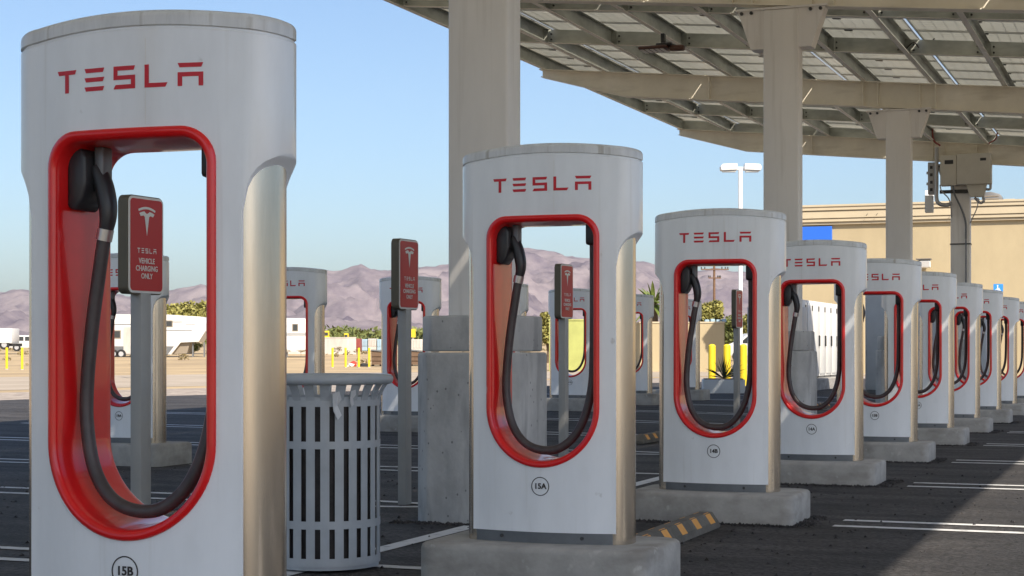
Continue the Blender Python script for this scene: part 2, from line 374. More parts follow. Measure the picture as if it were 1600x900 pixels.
# painted lines
def line(pts, wid=.10, name='parking_line'):
    """pts in (s,w)"""
    bm = bmesh.new(); pp = []
    for (a, b) in zip(pts, pts[1:]):
        d = math.hypot(b[0]-a[0], b[1]-a[1]); n = max(1, int(d/.5))
        for k in range(n): pp.append((a[0]+(b[0]-a[0])*k/n, a[1]+(b[1]-a[1])*k/n))
    pp.append(pts[-1]); prev = None
    for i, p in enumerate(pp):
        q0 = pp[max(0, i-1)]; q1 = pp[min(len(pp)-1, i+1)]
        dx, dy = q1[0]-q0[0], q1[1]-q0[1]; l = math.hypot(dx, dy); nx, ny = -dy/l*wid/2, dx/l*wid/2
        cur = []
        for sgn in (1, -1):
            x, y = P(p[0]+nx*sgn, p[1]+ny*sgn); cur.append(bm.verts.new((x, y, gz(x, y)+.0145)))
        if prev: bm.faces.new((prev[0], prev[1], cur[1], cur[0]))
        prev = cur
    bmesh.ops.recalc_face_normals(bm, faces=bm.faces[:])
    for f in bm.faces:
        if f.normal.z < 0: f.normal_flip()
    return structure(finish(bm, name, 'line_white'))
CH1 = [4.15, 7.51, 10.95, 14.3, 17.44, 20.64, 23.9, 27.1, 30.5, 33.7, 36.9]
for s in CH1:
    for d in (-.19, .19):
        line([(s+d-.02, W0+.78-(d*.0)), (s+d-.02, W0+6.2)])
    hp = [(s+.1-.21, W0-6.2), (s+.1-.21, W0-2.9)]
    for k in range(0, 9):
        a = math.pi*k/8
        hp.append((s+.1-.21*math.cos(a)*1.0, W0-2.9+.75*math.sin(a)))
    hp += [(s+.1+.21, W0-6.2)]
    line(hp)
    line([(s+.36, W0-2.0), (s+.36, W0-.75)])
line([(1, W0-1.38), (38, W0-1.38)], .12)
for s in CH1[1:]:
    for d in (-.19, .19): line([(s+d-.3, W2-.8), (s+d-.3, W2-6)])

# ------------------------------------------------------------------ mountains
def ridge_px(x):
    pts = [(-900, 470), (-300, 455), (0, 457), (33, 450), (90, 462), (140, 452), (200, 462), (262, 456), (315, 443), (380, 452), (440, 436), (503, 420),
           (520, 425), (564, 413), (581, 419), (608, 422), (664, 418), (699, 415), (760, 398), (814, 387), (847, 389), (867, 393), (886, 400), (917, 403),
           (997, 409), (1018, 412), (1060, 430), (1095, 422), (1115, 416), (1151, 424), (1200, 430), (1400, 455), (1800, 440), (2400, 470)]
    for (x0, y0), (x1, y1) in zip(pts, pts[1:]):
        if x <= x1: return y0+(y1-y0)*(x-x0)/(x1-x0)
    return 470
from mathutils import noise
def mountains():
    bm = bmesh.new(); nx, ny = 620, 110; g = []
    for j in range(ny+1):
        t = j/ny; row = []
        for i in range(nx+1):
            px = -900 + 3300*i/nx
            Y = 4200 + 4300*t
            X = (px-800)/2600*Y
            Zr = 7400; tr = (Zr-4200)/4300
            hr = (547-ridge_px(px))*Zr/2600 + HC
            base = gz(0, 4200)*1.0
            k = min(1, t/tr)
            v = Vector((X*.0011, Y*.0011, 0.3))
            rdg = 1-abs(noise.noise(v*1.0))*1.6
            rdg2 = 1-abs(noise.noise(v*2.7+Vector((5, 1, 0))))*1.6
            rdg3 = noise.noise(v*8)
            sh = k**1.35
            env = math.sin(min(1, k)*math.pi)**.8
            rf = noise.ridged_multi_fractal(Vector((X*.0016, Y*.0016, 1.7)), .9, 2.2, 7, 1.0, 2.0)
            h = base + (hr-base)*sh + env*hr*.38*(rf-1.25)
            if t > tr: h = base + (hr-base)*max(0, 1-(t-tr)/(1-tr)*1.2) + rdg3*10
            if abs(t-tr) < .03: h += (noise.noise(Vector((X*.012, 3, 0)))+.5*noise.noise(Vector((X*.04, 9, 0))))*9
            h = max(h, base-10) if t > 0 else base-60
            row.append(bm.verts.new((X, Y, h)))
        g.append(row)
    for a, b in zip(g, g[1:]):
        for i in range(nx): bm.faces.new((a[i], a[i+1], b[i+1], b[i]))
    return structure(finish(bm, 'mountain_range', 'mountain', None, 80))
mountains()

# ------------------------------------------------------------------ solar canopy
ZT = lambda t, s: 5.385 - .096*t + .0062*(s-29.57)      # underside of the main beams
BD = .42; PD = .25
canopy = thing('solar_canopy', 'cream steel canopy with solar panels on tall columns over the charging posts', 'solar canopy', (*P(0, WC), 0), -PSI)
def sec_box(bm, t0, t1, s0, s1, f0, f1, mi=0):
    v = []
    for (t, s) in ((t0, s0), (t1, s0), (t1, s1), (t0, s1)):
        v.append(bm.verts.new((t, s, ZT(t, s)+f0)))
    for (t, s) in ((t0, s0), (t1, s0), (t1, s1), (t0, s1)):
        v.append(bm.verts.new((t, s, ZT(t, s)+f1)))
    for f in ((3, 2, 1, 0), (4, 5, 6, 7), (0, 1, 5, 4), (1, 2, 6, 5), (2, 3, 7, 6), (3, 0, 4, 7)):
        bm.faces.new([v[i] for i in f]).material_index = mi
BEAMS = [.70, 10.35, 20.0, 29.6, 39.2]
TL, TR = -6.65, 6.55
for s in BEAMS:
    bm = bmesh.new()
    # web as a tapered plate
    prof = [(TL, .30), (-5.0, .0), (5.0, .0), (TR, .30), (TR, BD), (TL, BD)]
    A = [bm.verts.new((t, s-.006, ZT(t, s)+f)) for t, f in prof]; B = [bm.verts.new((t, s+.006, ZT(t, s)+f)) for t, f in prof]
    bm.faces.new(A); bm.faces.new(B[::-1])
    for i in range(6): bm.faces.new((A[i], B[i], B[(i+1) % 6], A[(i+1) % 6]))
    sec_box(bm, TL-.04, TR+.04, s-.10, s+.10, BD, BD+.016)
    def flange(ta, fa, tb, fb):
        v = []
        for (t, f, dy) in ((ta, fa, -.10), (tb, fb, -.10), (tb, fb, .10), (ta, fa, .10)): v.append(bm.verts.new((t, s+dy, ZT(t, s)+f-.016)))
        for (t, f, dy) in ((ta, fa, -.10), (tb, fb, -.10), (tb, fb, .10), (ta, fa, .10)): v.append(bm.verts.new((t, s+dy, ZT(t, s)+f)))
        for f in ((3, 2, 1, 0), (4, 5, 6, 7), (0, 1, 5, 4), (1, 2, 6, 5), (2, 3, 7, 6), (3, 0, 4, 7)): bm.faces.new([v[i] for i in f])
    flange(TL, .30, -5.0, .0); flange(-5.0, .0, 5.0, .0); flange(5.0, .0, TR, .30)
    for t in (-.62, -.36, .36, .62, -3.4, 3.4):
        sec_box(bm, t-.008, t+.008, s-.085, s+.085, .0, BD)
    bmesh.ops.recalc_face_normals(bm, faces=bm.faces[:])
    finish(bm, 'main_beam', 'cream_beam', canopy)
    # column
    bm = bmesh.new()
    zc = ZT(0, s)-.016
    dx = .04 if abs(s-10.35) < .1 else 0
    box(bm, -.215+dx, .218+dx, s-.125, s+.125, 1.36, zc-.045, .022, seg=3)
    col = finish(bm, 'column', 'cream_steel', canopy, 40)
    bm = bmesh.new()
    box(bm, -.56, .56, s-.13, s+.13, zc-.045, zc-.020)
    finish(bm, 'bearing_plate', 'cream_steel', col)
    for sg in (-1, 1):
        bm = bmesh.new(); prism(bm, [(sg*.21, zc-.045), (sg*.53, zc-.045), (sg*.37, zc-.52), (sg*.21, zc-.52)], 'y', s-.115, s+.115, bev=.004)
        finish(bm, 'gusset', 'cream_steel', col)
    bm = bmesh.new()
    for t in (-.48, -.36, .36, .48):
        for dy in (-.142,):
            prism(bm, [(t+.022*math.cos(a*math.pi/3), zc-.075+.022*math.sin(a*math.pi/3)) for a in range(6)], 'y', s-.14, s-.115)
    finish(bm, 'bolt', 'bolt_dark', col)
PUR = [TL+1.2*k for k in range(12)]
S0, S1 = -6.3, 39.45
for t in PUR:
    bm = bmesh.new(); b0 = BD+.018; b1 = b0+PD
    sec_box(bm, t-.004, t+.004, S0, S1, b0, b1)
    sec_box(bm, t+.0045, t+.085, S0, S1, b0, b0+.006, 1)
    sec_box(bm, t+.004, t+.075, S0, S1, b1-.006, b1)
    sec_box(bm, t+.069, t+.075, S0, S1, b0+.006, b0+.028)
    bmesh.ops.recalc_face_normals(bm, faces=bm.faces[:])
    finish(bm, 'purlin', ['galvanised', 'galv_light'], canopy)
for i, s_b in enumerate(BEAMS[:-1]):
    L_ = BEAMS[i+1]-s_b
    for q in (1/3, 2/3):
        s = s_b+L_*q
        bm = bmesh.new(); b0 = BD+.030; b1 = b0+PD-.02
        sec_box(bm, TL+.01, PUR[-1], s-.004, s+.004, b0, b1)
        sec_box(bm, TL+.01, PUR[-1], s+.004, s+.07, b0, b0+.005)
        if s > 15:
            for t in PUR[:-1]:
                for dt in (-.10, .14):
                    for dz in (.06, .15):
                        tt = t+dt
                        if TL < tt: prism(bm, [(tt+.016*math.cos(a*math.pi/3), ZT(tt, s)+b0+dz+.016*math.sin(a*math.pi/3)) for a in range(6)], 'y', s-.022, s-.0035, mi=2)
                sec_box(bm, t+.10, t+.115, s-.05, s-.0035, b0+.01, b1-.01, 0)
        sec_box(bm, TL+.01, PUR[-1], s-.075, s-.0045, b0-.0055, b0-.0005, 1)
        finish(bm, 'cross_member', ['galvanised', 'galv_light', 'bolt_dark'], canopy)
# edge beam fascia on the far end
bm = bmesh.new(); sec_box(bm, TL, PUR[-1], S1-.01, S1+.0, BD+.02, BD+PD); finish(bm, 'end_channel', 'galvanised', canopy)
def panel_into(bm, t0, t1, s0, s1):
    z0 = BD+.018+PD+.004
    fr = .022
    sec_box(bm, t0+fr, t1-fr, s0+fr, s1-fr, z0+.022, z0+.030, 0)
    for a in ((t0, t0+fr, s0, s1), (t1-fr, t1, s0, s1), (t0+fr, t1-fr, s0, s0+fr), (t0+fr, t1-fr, s1-fr, s1)):
        sec_box(bm, *a, z0, z0+.036, 1)
    # junction box and module cell joints seen from below
    sec_box(bm, (t0+t1)/2-.06, (t0+t1)/2+.06, s0+.08, s0+.16, z0+.002, z0+.0219, 2)
    for k in range(1, 12):
        tt = t0+(t1-t0)*k/12
        sec_box(bm, tt-.004, tt+.004, s0+fr, s1-fr, z0+.0200, z0+.0218, 3)
    for k in range(1, 6):
        ss = s0+(s1-s0)*k/6
        sec_box(bm, t0+fr, t1-fr, ss-.004, ss+.004, z0+.0190, z0+.0199, 3)
BT = [4.85-2.03*k for k in range(6, -2, -1)]     # panel seams across the canopy (t)
BT[-1] = 6.62; BT[0] = -7.05
panels = []
s = S0
while s < S1-.5:
    for a, b in zip(BT, BT[1:]):
        g_ = .020 if s >= 9.5 or (5.5 < s < 9 and abs(b-2.82) < .1) else .0005
        ga = .020 if s >= 9.5 or (5.5 < s < 9 and abs(a-2.82) < .1) else .0005
        panels.append((a+ga, b-g_, s+.006, s+.992))
    s += 1.0
def vis(p):
    t, s_ = (p[0]+p[1])/2, (p[2]+p[3])/2
    x, y = P(s_, WC+t); z = ZT(t, s_)+.7
    if y < 3: return 1e9
    px = 800+F*x/y; py = YH-F*(z-HC)/y
    if px < 500 or px > 1720 or py < -60: return 1e6+y
    return y
panels.sort(key=vis)
for p in panels[:95]:
    bm = bmesh.new(); panel_into(bm, *p)
    bmesh.ops.recalc_face_normals(bm, faces=bm.faces[:])
    finish(bm, 'solar_panel', ['cell_back', 'alu', 'black_plastic', 'alu'], canopy)
bm = bmesh.new()
for p in panels[95:]:
    z0 = BD+.018+PD+.004; sec_box(bm, *p, z0, z0+.036, 0)
o = finish(bm, 'solar_panel', ['cell_back'], canopy); o['kind'] = 'stuff'
# loose module leads
bm = bmesh.new()
for (t, s) in ((2.2, 23.4), (2.6, 26.6), (-1.5, 23.6), (4.0, 24.5), (3.4, 33.0), (.4, 26.3), (1.2, 31.5), (5.1, 27.5)):
    z = ZT(t, s)+BD+PD-.02
    tube(bm, smooth_path([(t, s, z), (t+.12, s+.1, z-.16), (t+.3, s, z-.06), (t+.42, s+.2, z-.18), (t+.6, s+.1, z)], 5), .010, 6)
finish(bm, 'cable', 'black_rubber', canopy)
# luminaire under the canopy
def canopy_light(t, s, lab):
    x, y = P(s, WC+t); z = ZT(t, s)+BD+.01
    th = thing('canopy_light', lab, 'light fixture', (x, y, z), -PSI, 'light fixtures under the canopy')
    bm = bmesh.new(); box(bm, -.03, .03, -.05, .05, -.16, .0, .005); box(bm, -.10, .16, -.10, .10, -.20, -.15, .02); finish(bm, 'bracket', 'black_plastic', th, 40)
    bm = bmesh.new(); box(bm, -.36, .10, -.20, .18, -.255, -.20, .03); box(bm, .11, .34, -.07, .07, -.28, -.19, .03); finish(bm, 'housing', 'brown_panel', th, 40)
    bm = bmesh.new()
    for k in range(5): box(bm, -.33+k*.08, -.275+k*.08, -.17, .15, -.262, -.2555)
    finish(bm, 'lens', 'sign_white', th)
    return th
canopy_light(-2.95, 25.0, 'dark light fixture hanging from a purlin under the canopy')

# concrete pedestals
def pedestal(s, lab):
    x, y = P(s, WC+(.03 if s < 11 else 0)); z = gz(x, y)
    th = thing('concrete_pedestal', lab, 'pedestal', (x, y, z), -PSI, 'concrete pedestals under the canopy columns')
    def cham(h, c): return [(-h+c, -h), (h-c, -h), (h, -h+c), (h, h-c), (h-c, h), (-h+c, h), (-h, h-c), (-h, -h+c)]
    bm = bmesh.new(); prism(bm, cham(.37, .12), 'z', -.2, 1.13, bev=.02); finish(bm, 'lower_block', 'pedestal_concrete', th, 50)
    bm = bmesh.new(); prism(bm, cham(.345, .12), 'z', 1.135, 1.372, bev=.018); finish(bm, 'upper_block', 'pedestal_concrete', th, 50)
labs = {BEAMS[1]: 'pitted concrete pedestal behind post 15A, nearest in view', BEAMS[2]: 'concrete pedestal seen through the opening of post 14A',
        BEAMS[3]: 'concrete pedestal seen through the opening of post 13B', BEAMS[4]: 'farthest concrete pedestal, under the column with the inverter boxes'}
for s in BEAMS[1:]: pedestal(s, labs[s])

# ------------------------------------------------------------------ charging post
HW, BW, SWD = .445, .356, .412       # head half width, white body half width, steel half width
def dfront(x):
    return .165 - .062*(abs(x)/.40)**2
def plan(hw, inset=0.0, n=26, dscale=1.0):
    """closed plan curve, counter-clockwise starting front left; pairs front/back by index"""
    r = .105
    fr = []
    xe = hw-r
    for i in range(n+1):
        x = -xe+2*xe*i/n; fr.append((x, -dfront(x)))
    de = dfront(xe)
    # rounded end corner from (xe,-de) to (hw, 0)
    cor = []
    for k in range(1, 9):
        a = math.pi/2*k/8
        cor.append((xe+r*math.sin(a), -de+r*(1-math.cos(a))))
    full = [( -x, y) for x, y in cor[::-1]] + fr + cor
    out = []
    for i, (x, y) in enumerate(full):
        a = full[max(0, i-1)]; b = full[min(len(full)-1, i+1)]
        tx, ty = b[0]-a[0], b[1]-a[1]; l = math.hypot(tx, ty)
        if i in (0, len(full)-1): tx, ty, l = 0, (1 if i else -1), 1
        nx, ny = -ty/l, tx/l
        out.append((x+nx*inset, y+ny*inset))
    return out
def arch(x): return .034*(1-(x/.45)**2)
def plan_solid(bm, levels, hw):
    """levels: list of (z0, inset, archfactor); front/back symmetric rings, quads across for the caps"""
    rings = []
    for z, ins, af in levels:
        f = plan(hw, ins); fr = [bm.verts.new((x, y, z+af*arch(x))) for x, y in f]; bk = [bm.verts.new((x, -y, z+af*arch(x))) for x, y in f]
        rings.append((fr, bk))
    n = len(rings[0][0])
    for (f0, b0), (f1, b1) in zip(rings, rings[1:]):
        for i in range(n-1):
            bm.faces.new((f0[i], f0[i+1], f1[i+1], f1[i])); bm.faces.new((b0[i+1], b0[i], b1[i], b1[i+1]))
        bm.faces.new((f0[-1], b0[-1], b1[-1], f1[-1])); bm.faces.new((b0[0], f0[0], f1[0], b1[0]))
    f, b = rings[0]
    for i in range(n-1): bm.faces.new((f[i+1], f[i], b[i], b[i+1]))
    f, b = rings[-1]
    for i in range(n-1): bm.faces.new((f[i], f[i+1], b[i+1], b[i]))
OX, OT, OB, OR = .283, 1.545, .355, .105
def opening(inset=0.0, n=10, m=40):
    """outline of the opening in x,z (counter-clockwise) with inward offset"""
    hw = OX-inset; pts = []
    rb = hw; cz = OB+OX            # centre of the bottom half circle
    for k in range(m+1):
        a = math.pi+math.pi*k/m; pts.append((rb*math.cos(a), cz+rb*math.sin(a)))
    ns = 6; top = OT-inset; r = OR-inset*.8
    for k in range(1, ns): pts.append((hw, cz+(top-r-cz)*k/ns))
    for k in range(n+1):
        a = math.pi/2*k/n; pts.append((hw-r+r*math.cos(a), top-r+r*math.sin(a)))
    for k in range(1, 8): pts.append((hw-r-2*(hw-r)*k/8, top))
    for k in range(n+1):
        a = math.pi/2+math.pi/2*k/n; pts.append((-hw+r+r*math.cos(a), top-r+r*math.sin(a)))
    for k in range(1, ns): pts.append((-hw, top-r+(cz-top+r)*k/ns))
    return pts
def body_outline():
    o = [(BW, .052), (BW, 1.300)]
    o += [(.3625, 1.335), (.369, 1.368), (.380, 1.396), (.395, 1.420), (.412, 1.438), (.428, 1.450), (.441, 1.461), (.445, 1.474), (.4475, 1.490), (HW+.02, 1.52), (HW+.02, 2.0)]
    return o + [(-x, z) for x, z in o[::-1]]
def logo_polys():
    """five letters, unit height 1, x from 0; list of polygons"""
    k = .19
    def T(x): return [[(x, 1), (x+1.0, 1), (x+.93, 1-k), (x+.60, 1-k), (x+.60, 0), (x+.40, 0), (x+.40, 1-k), (x+.07, 1-k)]]
    def E(x): return [[(x, z+k), (x+.98, z+k), (x+.91, z), (x+.07, z)] if j else [(x, z+k), (x+.98, z+k), (x+.91, z), (x+.07, z)] for j, z in enumerate((1-k, .5-k/2, 0))]
    def S(x): return [[(x, 1), (x+1.0, 1), (x+.93, 1-k), (x+k, 1-k), (x+k, .5+k/2), (x+1, .5+k/2), (x+1, 0), (x, 0), (x+.1, k), (x+1-k, k), (x+1-k, .5-k/2), (x, .5-k/2)]]
    def Lr(x): return [[(x, 1), (x+k, 1), (x+k, k), (x+1.0, k), (x+.90, 0), (x, 0)]]
    def A(x): return [[(x, 1), (x+1.05, 1), (x+.97, 1-k), (x+.08, 1-k)], [(x, .60), (x+1.05, .60), (x+1.05, 0), (x+1.05-k, 0), (x+1.05-k, .60-k), (x+k, .60-k), (x+k, 0), (x, 0)]]
    out = []; g = 1.42
    for fn, i in ((T, 0), (E, 1), (S, 2), (Lr, 3), (A, 4)): out += fn(i*g)
    return out, 4*g+1.05
def build_logo(width, height, cz, surf, thick=.0014, cx=0):
    """surf(x)-> y of the surface; flat letters laid on it"""
    bm = bmesh.new(); polys, tot = logo_polys()
    for pl in polys:
        pts = [(cx-width/2+p[0]/tot*width, cz-height/2+p[1]*height) for p in pl]
        # cdt triangulation with extra points is not needed: strokes are short
        vs, es, fs, *_ = delaunay_2d_cdt([Vector(p) for p in pts], [], [list(range(len(pts)))], 1, 1e-6)
        top = [bm.verts.new((v.x, surf(v.x)-thick, v.y)) for v in vs]
        for f in fs: bm.faces.new([top[i] for i in f])
    bmesh.ops.recalc_face_normals(bm, faces=bm.faces[:])
    for f in bm.faces:
        if f.normal.y > 0: f.normal_flip()
    return bm
def build_post():
    root = thing('charging_post', '', 'charging post', (0, 0, 0))
    # white shell: plan solid cut to the face outline, minus the opening
    bm = bmesh.new()
    plan_solid(bm, [(.052, 0, 0), (.6, 0, 0), (1.2, 0, 0), (1.62, 0, .6), (1.792, 0, 1), (1.797, .004, 1), (1.797, .008, 1), (1.803, .008, 1)], HW)
    c1 = bmesh.new(); prism(c1, body_outline(), 'y', -.5, .5)
    c2 = bmesh.new(); prism(c2, opening(.012), 'y', -.5, .5)
    out = solid_bool(bm, [(c1, 'INTERSECT'), (c2, 'DIFFERENCE')], None)
    bmesh.ops.remove_doubles(out, verts=out.verts[:], dist=1e-5)
    ed = [e for e in out.edges if len(e.link_faces) == 2 and e.calc_face_angle(0) > R(50) and all(.06 < v.co.z < 1.5 for v in e.verts) and all(abs(v.co.x) > .30 for v in e.verts)]
    bmesh.ops.bevel(out, geom=ed, offset=.007, segments=3, affect='EDGES', profile=.5, clamp_overlap=True)
    finish(out, 'shell', 'white_paint', root, 32)
    bm = bmesh.new()
    lv = [(1.8035, .003, 1), (1.8050, 0, 1), (1.828, 0, 1)]
    for k in range(1, 8):
        a = math.pi/2*k/7; lv.append((1.828+.022*math.sin(a), .022*(1-math.cos(a)), 1))
    lv.append((1.852, .06, 1))
    plan_solid(bm, lv, HW); bmesh.ops.recalc_face_normals(bm, faces=bm.faces[:])
    finish(bm, 'top_cap', 'cap_paint', root, 40)
    # stainless side columns
    def steel_plan(sg):
        pts = []
        for k in range(17):
            a = -math.pi/2+math.pi*k/16
            pts.append((sg*(.330+(SWD-.330)*max(0, math.cos(a))**.85), 1.0*.116*math.sin(a)))
        return pts
    for sg in (-1, 1):
        bm = bmesh.new(); prism(bm, steel_plan(sg), 'z', .0, 1.50); finish(bm, 'side_column', 'steel', root, 40)
    # kick plate
    bm = bmesh.new(); pl = [(x, y) for x, y in plan(HW, .005) if abs(x) < BW-.004]
    pl = [(-BW+.004, -dfront(BW)+.005)] + pl + [(BW-.004, -dfront(BW)+.005)] if True else pl
    loop = pl + [(x, -y) for x, y in pl[::-1]]
    seen = []; [seen.append(p) for p in loop if not seen or math.hypot(p[0]-seen[-1][0], p[1]-seen[-1][1]) > 1e-4]
    prism(bm, seen, 'z', .0, .0515); kp = finish(bm, 'kick_plate', 'kick_grey', root, 40)
    bm = bmesh.new()
    for x in (-.20, .20):
        prism(bm, [(x+.009*math.cos(a*math.pi/4), .028+.009*math.sin(a*math.pi/4)) for a in range(8)], 'y', -dfront(x)-.001, -dfront(x)+.02)
    finish(bm, 'screw', 'bolt_dark', kp)
    # red opening frame: profile swept round the opening
    bm = bmesh.new(); outl = {}
    prof = [(.004, 'f', .004), (.001, 'f', -.001), (.001, 'f', -.006), (.006, 'f', -.010), (.014, 'f', -.012), (.022, 'f', -.009), (.028, 'f', -.003), (.031, 'f', .006), (.033, 'f', .03),
            (.036, 'm', 0.0),
            (.033, 'b', .03), (.031, 'b', .006), (.028, 'b', -.003), (.022, 'b', -.009), (.014, 'b', -.012), (.006, 'b', -.010), (.001, 'b', -.006), (.001, 'b', -.001), (.004, 'b', .004)]
    rings = []
    for ins, side, dy in prof:
        pts = opening(ins); ring = []
        for x, z in pts:
            d = dfront(x)
            y = {'f': -d+dy, 'm': 0, 'b': d-dy}[side]
            ring.append(bm.verts.new((x, y, z)))
        rings.append(ring)
    n = len(rings[0])
    for a, b in zip(rings, rings[1:]):
        for i in range(n): bm.faces.new((a[i], b[i], b[(i+1) % n], a[(i+1) % n]))
    bmesh.ops.remove_doubles(bm, verts=bm.verts[:], dist=1e-6)
    bmesh.ops.recalc_face_normals(bm, faces=bm.faces[:])
    # normals should face the hole
    f = min(bm.faces, key=lambda f: (f.calc_center_median()-Vector((-.25, 0, 1.0))).length)
    if f.normal.x < 0:
        for f in bm.faces: f.normal_flip()
    finish(bm, 'opening_frame', 'red_gloss', root, 60)
    # holster, bracket, connector, cable
    Y = -.03
    bm = bmesh.new()
    hp = [(-.252, 1.50), (-.200, 1.505), (-.186, 1.48), (-.186, 1.395), (-.200, 1.35), (-.224, 1.318), (-.252, 1.33)]
    prism(bm, hp, 'y', Y-.060, Y+.055, bev=.010); finish(bm, 'holster', 'black_plastic', root, 50)
    bm = bmesh.new(); box(bm, -.184, -.150, Y-.022, Y+.03, 1.40, 1.512, .008); finish(bm, 'socket', 'kick_grey', root, 50)
    bm = bmesh.new()
    cp = smooth_path([(-.186, Y, 1.452), (-.176, Y, 1.43), (-.160, Y, 1.39), (-.147, Y-.003, 1.34), (-.145, Y-.004, 1.30), (-.152, Y-.004, 1.262)], 5)
    nn = len(cp); rad = [.014+.014*math.sin(math.pi*min(1, .25+.62*i/nn)) for i in range(nn)]
    tube(bm, cp, rad, 14, ry=1.15)
    con = finish(bm, 'connector', 'black_plastic', root, 60)
    bm = bmesh.new(); tube(bm, [(-.1522, Y-.004, 1.266), (-.160, Y-.004, 1.232)], .0245, 16); finish(bm, 'collar', 'silver', con, 50)
    bm = bmesh.new()
    cab = [(-.159, Y-.004, 1.236), (-.172, Y-.004, 1.16), (-.200, Y-.004, .98), (-.217, Y-.006, .80), (-.214, Y-.01, .68), (-.183, Y-.02, .555), (-.120, Y-.03, .470), (-.035, Y-.035, .434), (.055, Y-.03, .441),
           (.130, Y-.02, .500), (.182, Y-.01, .60), (.212, Y, .74), (.220, Y, .90), (.222, Y, 1.15), (.221, Y, 1.40), (.216, Y, 1.46)]
    tube(bm, smooth_path(cab, 7), .0205, 12); finish(bm, 'cable', 'black_rubber', root, 60)
    bm = bmesh.new(); box(bm, .190, .252, Y-.040, Y+.045, 1.405, 1.512, .012); finish(bm, 'cable_mount', 'black_plastic', root, 50)
    bm = build_logo(.490, .066, 1.690, lambda x: -dfront(x)); finish(bm, 'lettering', 'letter_red', root)
    bm = bmesh.new()
    for (a_, b_) in ((1.553, 1.655), (1.725, 1.80)):
        v_ = [bm.verts.new((x_, -dfront(x_)-.0006, z_)) for x_, z_ in ((.066, a_), (.0685, a_), (.0685, b_), (.066, b_))]; bm.faces.new(v_)
    finish(bm, 'panel_seam', 'white_flat', root)
    # badge ring
    bm = bmesh.new(); cz = .268; n = 40
    for r0, r1, mi in ((.0405, .0445, 1), (0, .0405, 0)):
        if r0:
            a = [bm.verts.new((r0*math.cos(2*math.pi*k/n), -dfront(0)-.0010, cz+r0*math.sin(2*math.pi*k/n))) for k in range(n)]
            b = [bm.verts.new((r1*math.cos(2*math.pi*k/n), -dfront(0)-.0010, cz+r1*math.sin(2*math.pi*k/n))) for k in range(n)]
            for k in range(n): bm.faces.new((a[k], a[(k+1) % n], b[(k+1) % n], b[k])).material_index = 1
    finish(bm, 'number_badge', ['badge_white', 'ink'], root)
    return root
proto = build_post()
def set_post(o, num, x, y, zb, rz, label, group):
    o.location = (x, y, zb); o.rotation_euler = (0, 0, rz); o['label'] = label; o['group'] = group
    badge = [c for c in o.children if c.name.startswith('number_badge')][0]
    me = text_mesh(num, .036, .0010); me.transform(Matrix.Translation((0, -dfront(0)-.0015, .268)) @ Matrix.Rotation(R(90), 4, 'X'))
    me.materials.clear(); me.materials.append(M['ink'])
    t = bpy.data.objects.new('number_lettering', me); COL.objects.link(t); t.parent = badge
PADH = .205
def pad(x, y, zb, rz, lab, group):
    bm = bmesh.new(); hx, hy, r = .565, .335, .085; pts = []
    for cx, cy, a0 in ((hx-r, -hy+r, -90), (hx-r, hy-r, 0), (-hx+r, hy-r, 90), (-hx+r, -hy+r, 180)):
        for k in range(7):
            a = R(a0+90*k/6); pts.append((cx+r*math.cos(a), cy+r*math.sin(a)))
    rings = []
    for z, ins in ((-.15, 0), (.0, 0), (PADH-.03, 0), (PADH-.014, .004), (PADH-.004, .014), (PADH, .030)):
        rings.append([bm.verts.new((px_*(1-ins/hx), py_*(1-ins/hy), z)) for px_, py_ in pts])
    n = len(pts)
    for a, b in zip(rings, rings[1:]):
        for k in range(n): bm.faces.new((a[k], a[(k+1) % n], b[(k+1) % n], b[k]))
    bm.faces.new(rings[-1])
    o = finish(bm, 'concrete_pad', 'concrete', None, 60); o.location = (x, y, zb-PADH); o.rotation_euler = (0, 0, rz)
    tag(o, lab, 'pad', group)
YAW = R(-20.3)
row1 = [('15B', -1.057, 4.945, .240), ('15A', .19, 7.98, .236), ('14B', 1.396, 11.21, .205), ('14A', 2.61, 14.33, .203), ('13B', 3.78, 17.24, .205), ('13A', 4.95, 20.22, .21),
        ('12B', 6.12, 23.27, .205), ('12A', 7.28, 26.21, .215), ('11B', 8.50, 29.42, .205), ('11A', 9.72, 32.45, .21)]
desc1 = ['nearest and largest charging post, numbered 15B, filling the left foreground', 'charging post numbered 15A standing in front of the pitted concrete pedestal',
         'charging post numbered 14B, with bollards and a utility pole seen through its opening', 'charging post numbered 14A, with white cabinets seen through its opening',
         'charging post numbered 13B, fifth from the left in the front row', 'charging post numbered 13A, sixth from the left in the front row',
         'small charging post just left of the blue accessible parking sign, seventh in the front row', 'charging post directly below the blue accessible parking sign',
         'charging post right of the blue sign, last of the front row fully in the frame', 'farthest charging post, cut off by the right edge of the picture']
first = True
for (num, x, y, zb), lab in zip(row1, desc1):
    o = proto if first else copy_tree(proto); first = False
    if num != '15B':
        o.children  # keep
    row1_rz = YAW
    set_post.__call__ if False else None
    globals().setdefault('posts', []).append((o, num, x, y, zb, row1_rz, lab, 'front row of charging posts'))
row2 = [('19A', 0, 0.0), ('18B', 1, .0), ('18A', 2, .0), ('17B', 3, 0), ('17A', 4, 0), ('16B', 5, 0), ('16A', 6, 0)]
R2 = [(-3.84, 16.65), (-2.60, 19.65), (-1.39, 22.65), (-.17, 25.65), (1.05, 28.7), (2.27, 31.7), (3.51, 34.7)]
desc2 = ['charging post numbered 19A seen through the opening of the nearest post', 'back row charging post partly hidden by the nearest post, above the waste bin',
         'back row charging post behind the second red sign and the bin', 'back row charging post hidden behind the nearest concrete pedestal and column',
         'back row charging post numbered 17A seen through the opening of post 15A', 'back row charging post glimpsed between posts 15A and 14B',
         'farthest back row charging post, left of the yellow bollards']
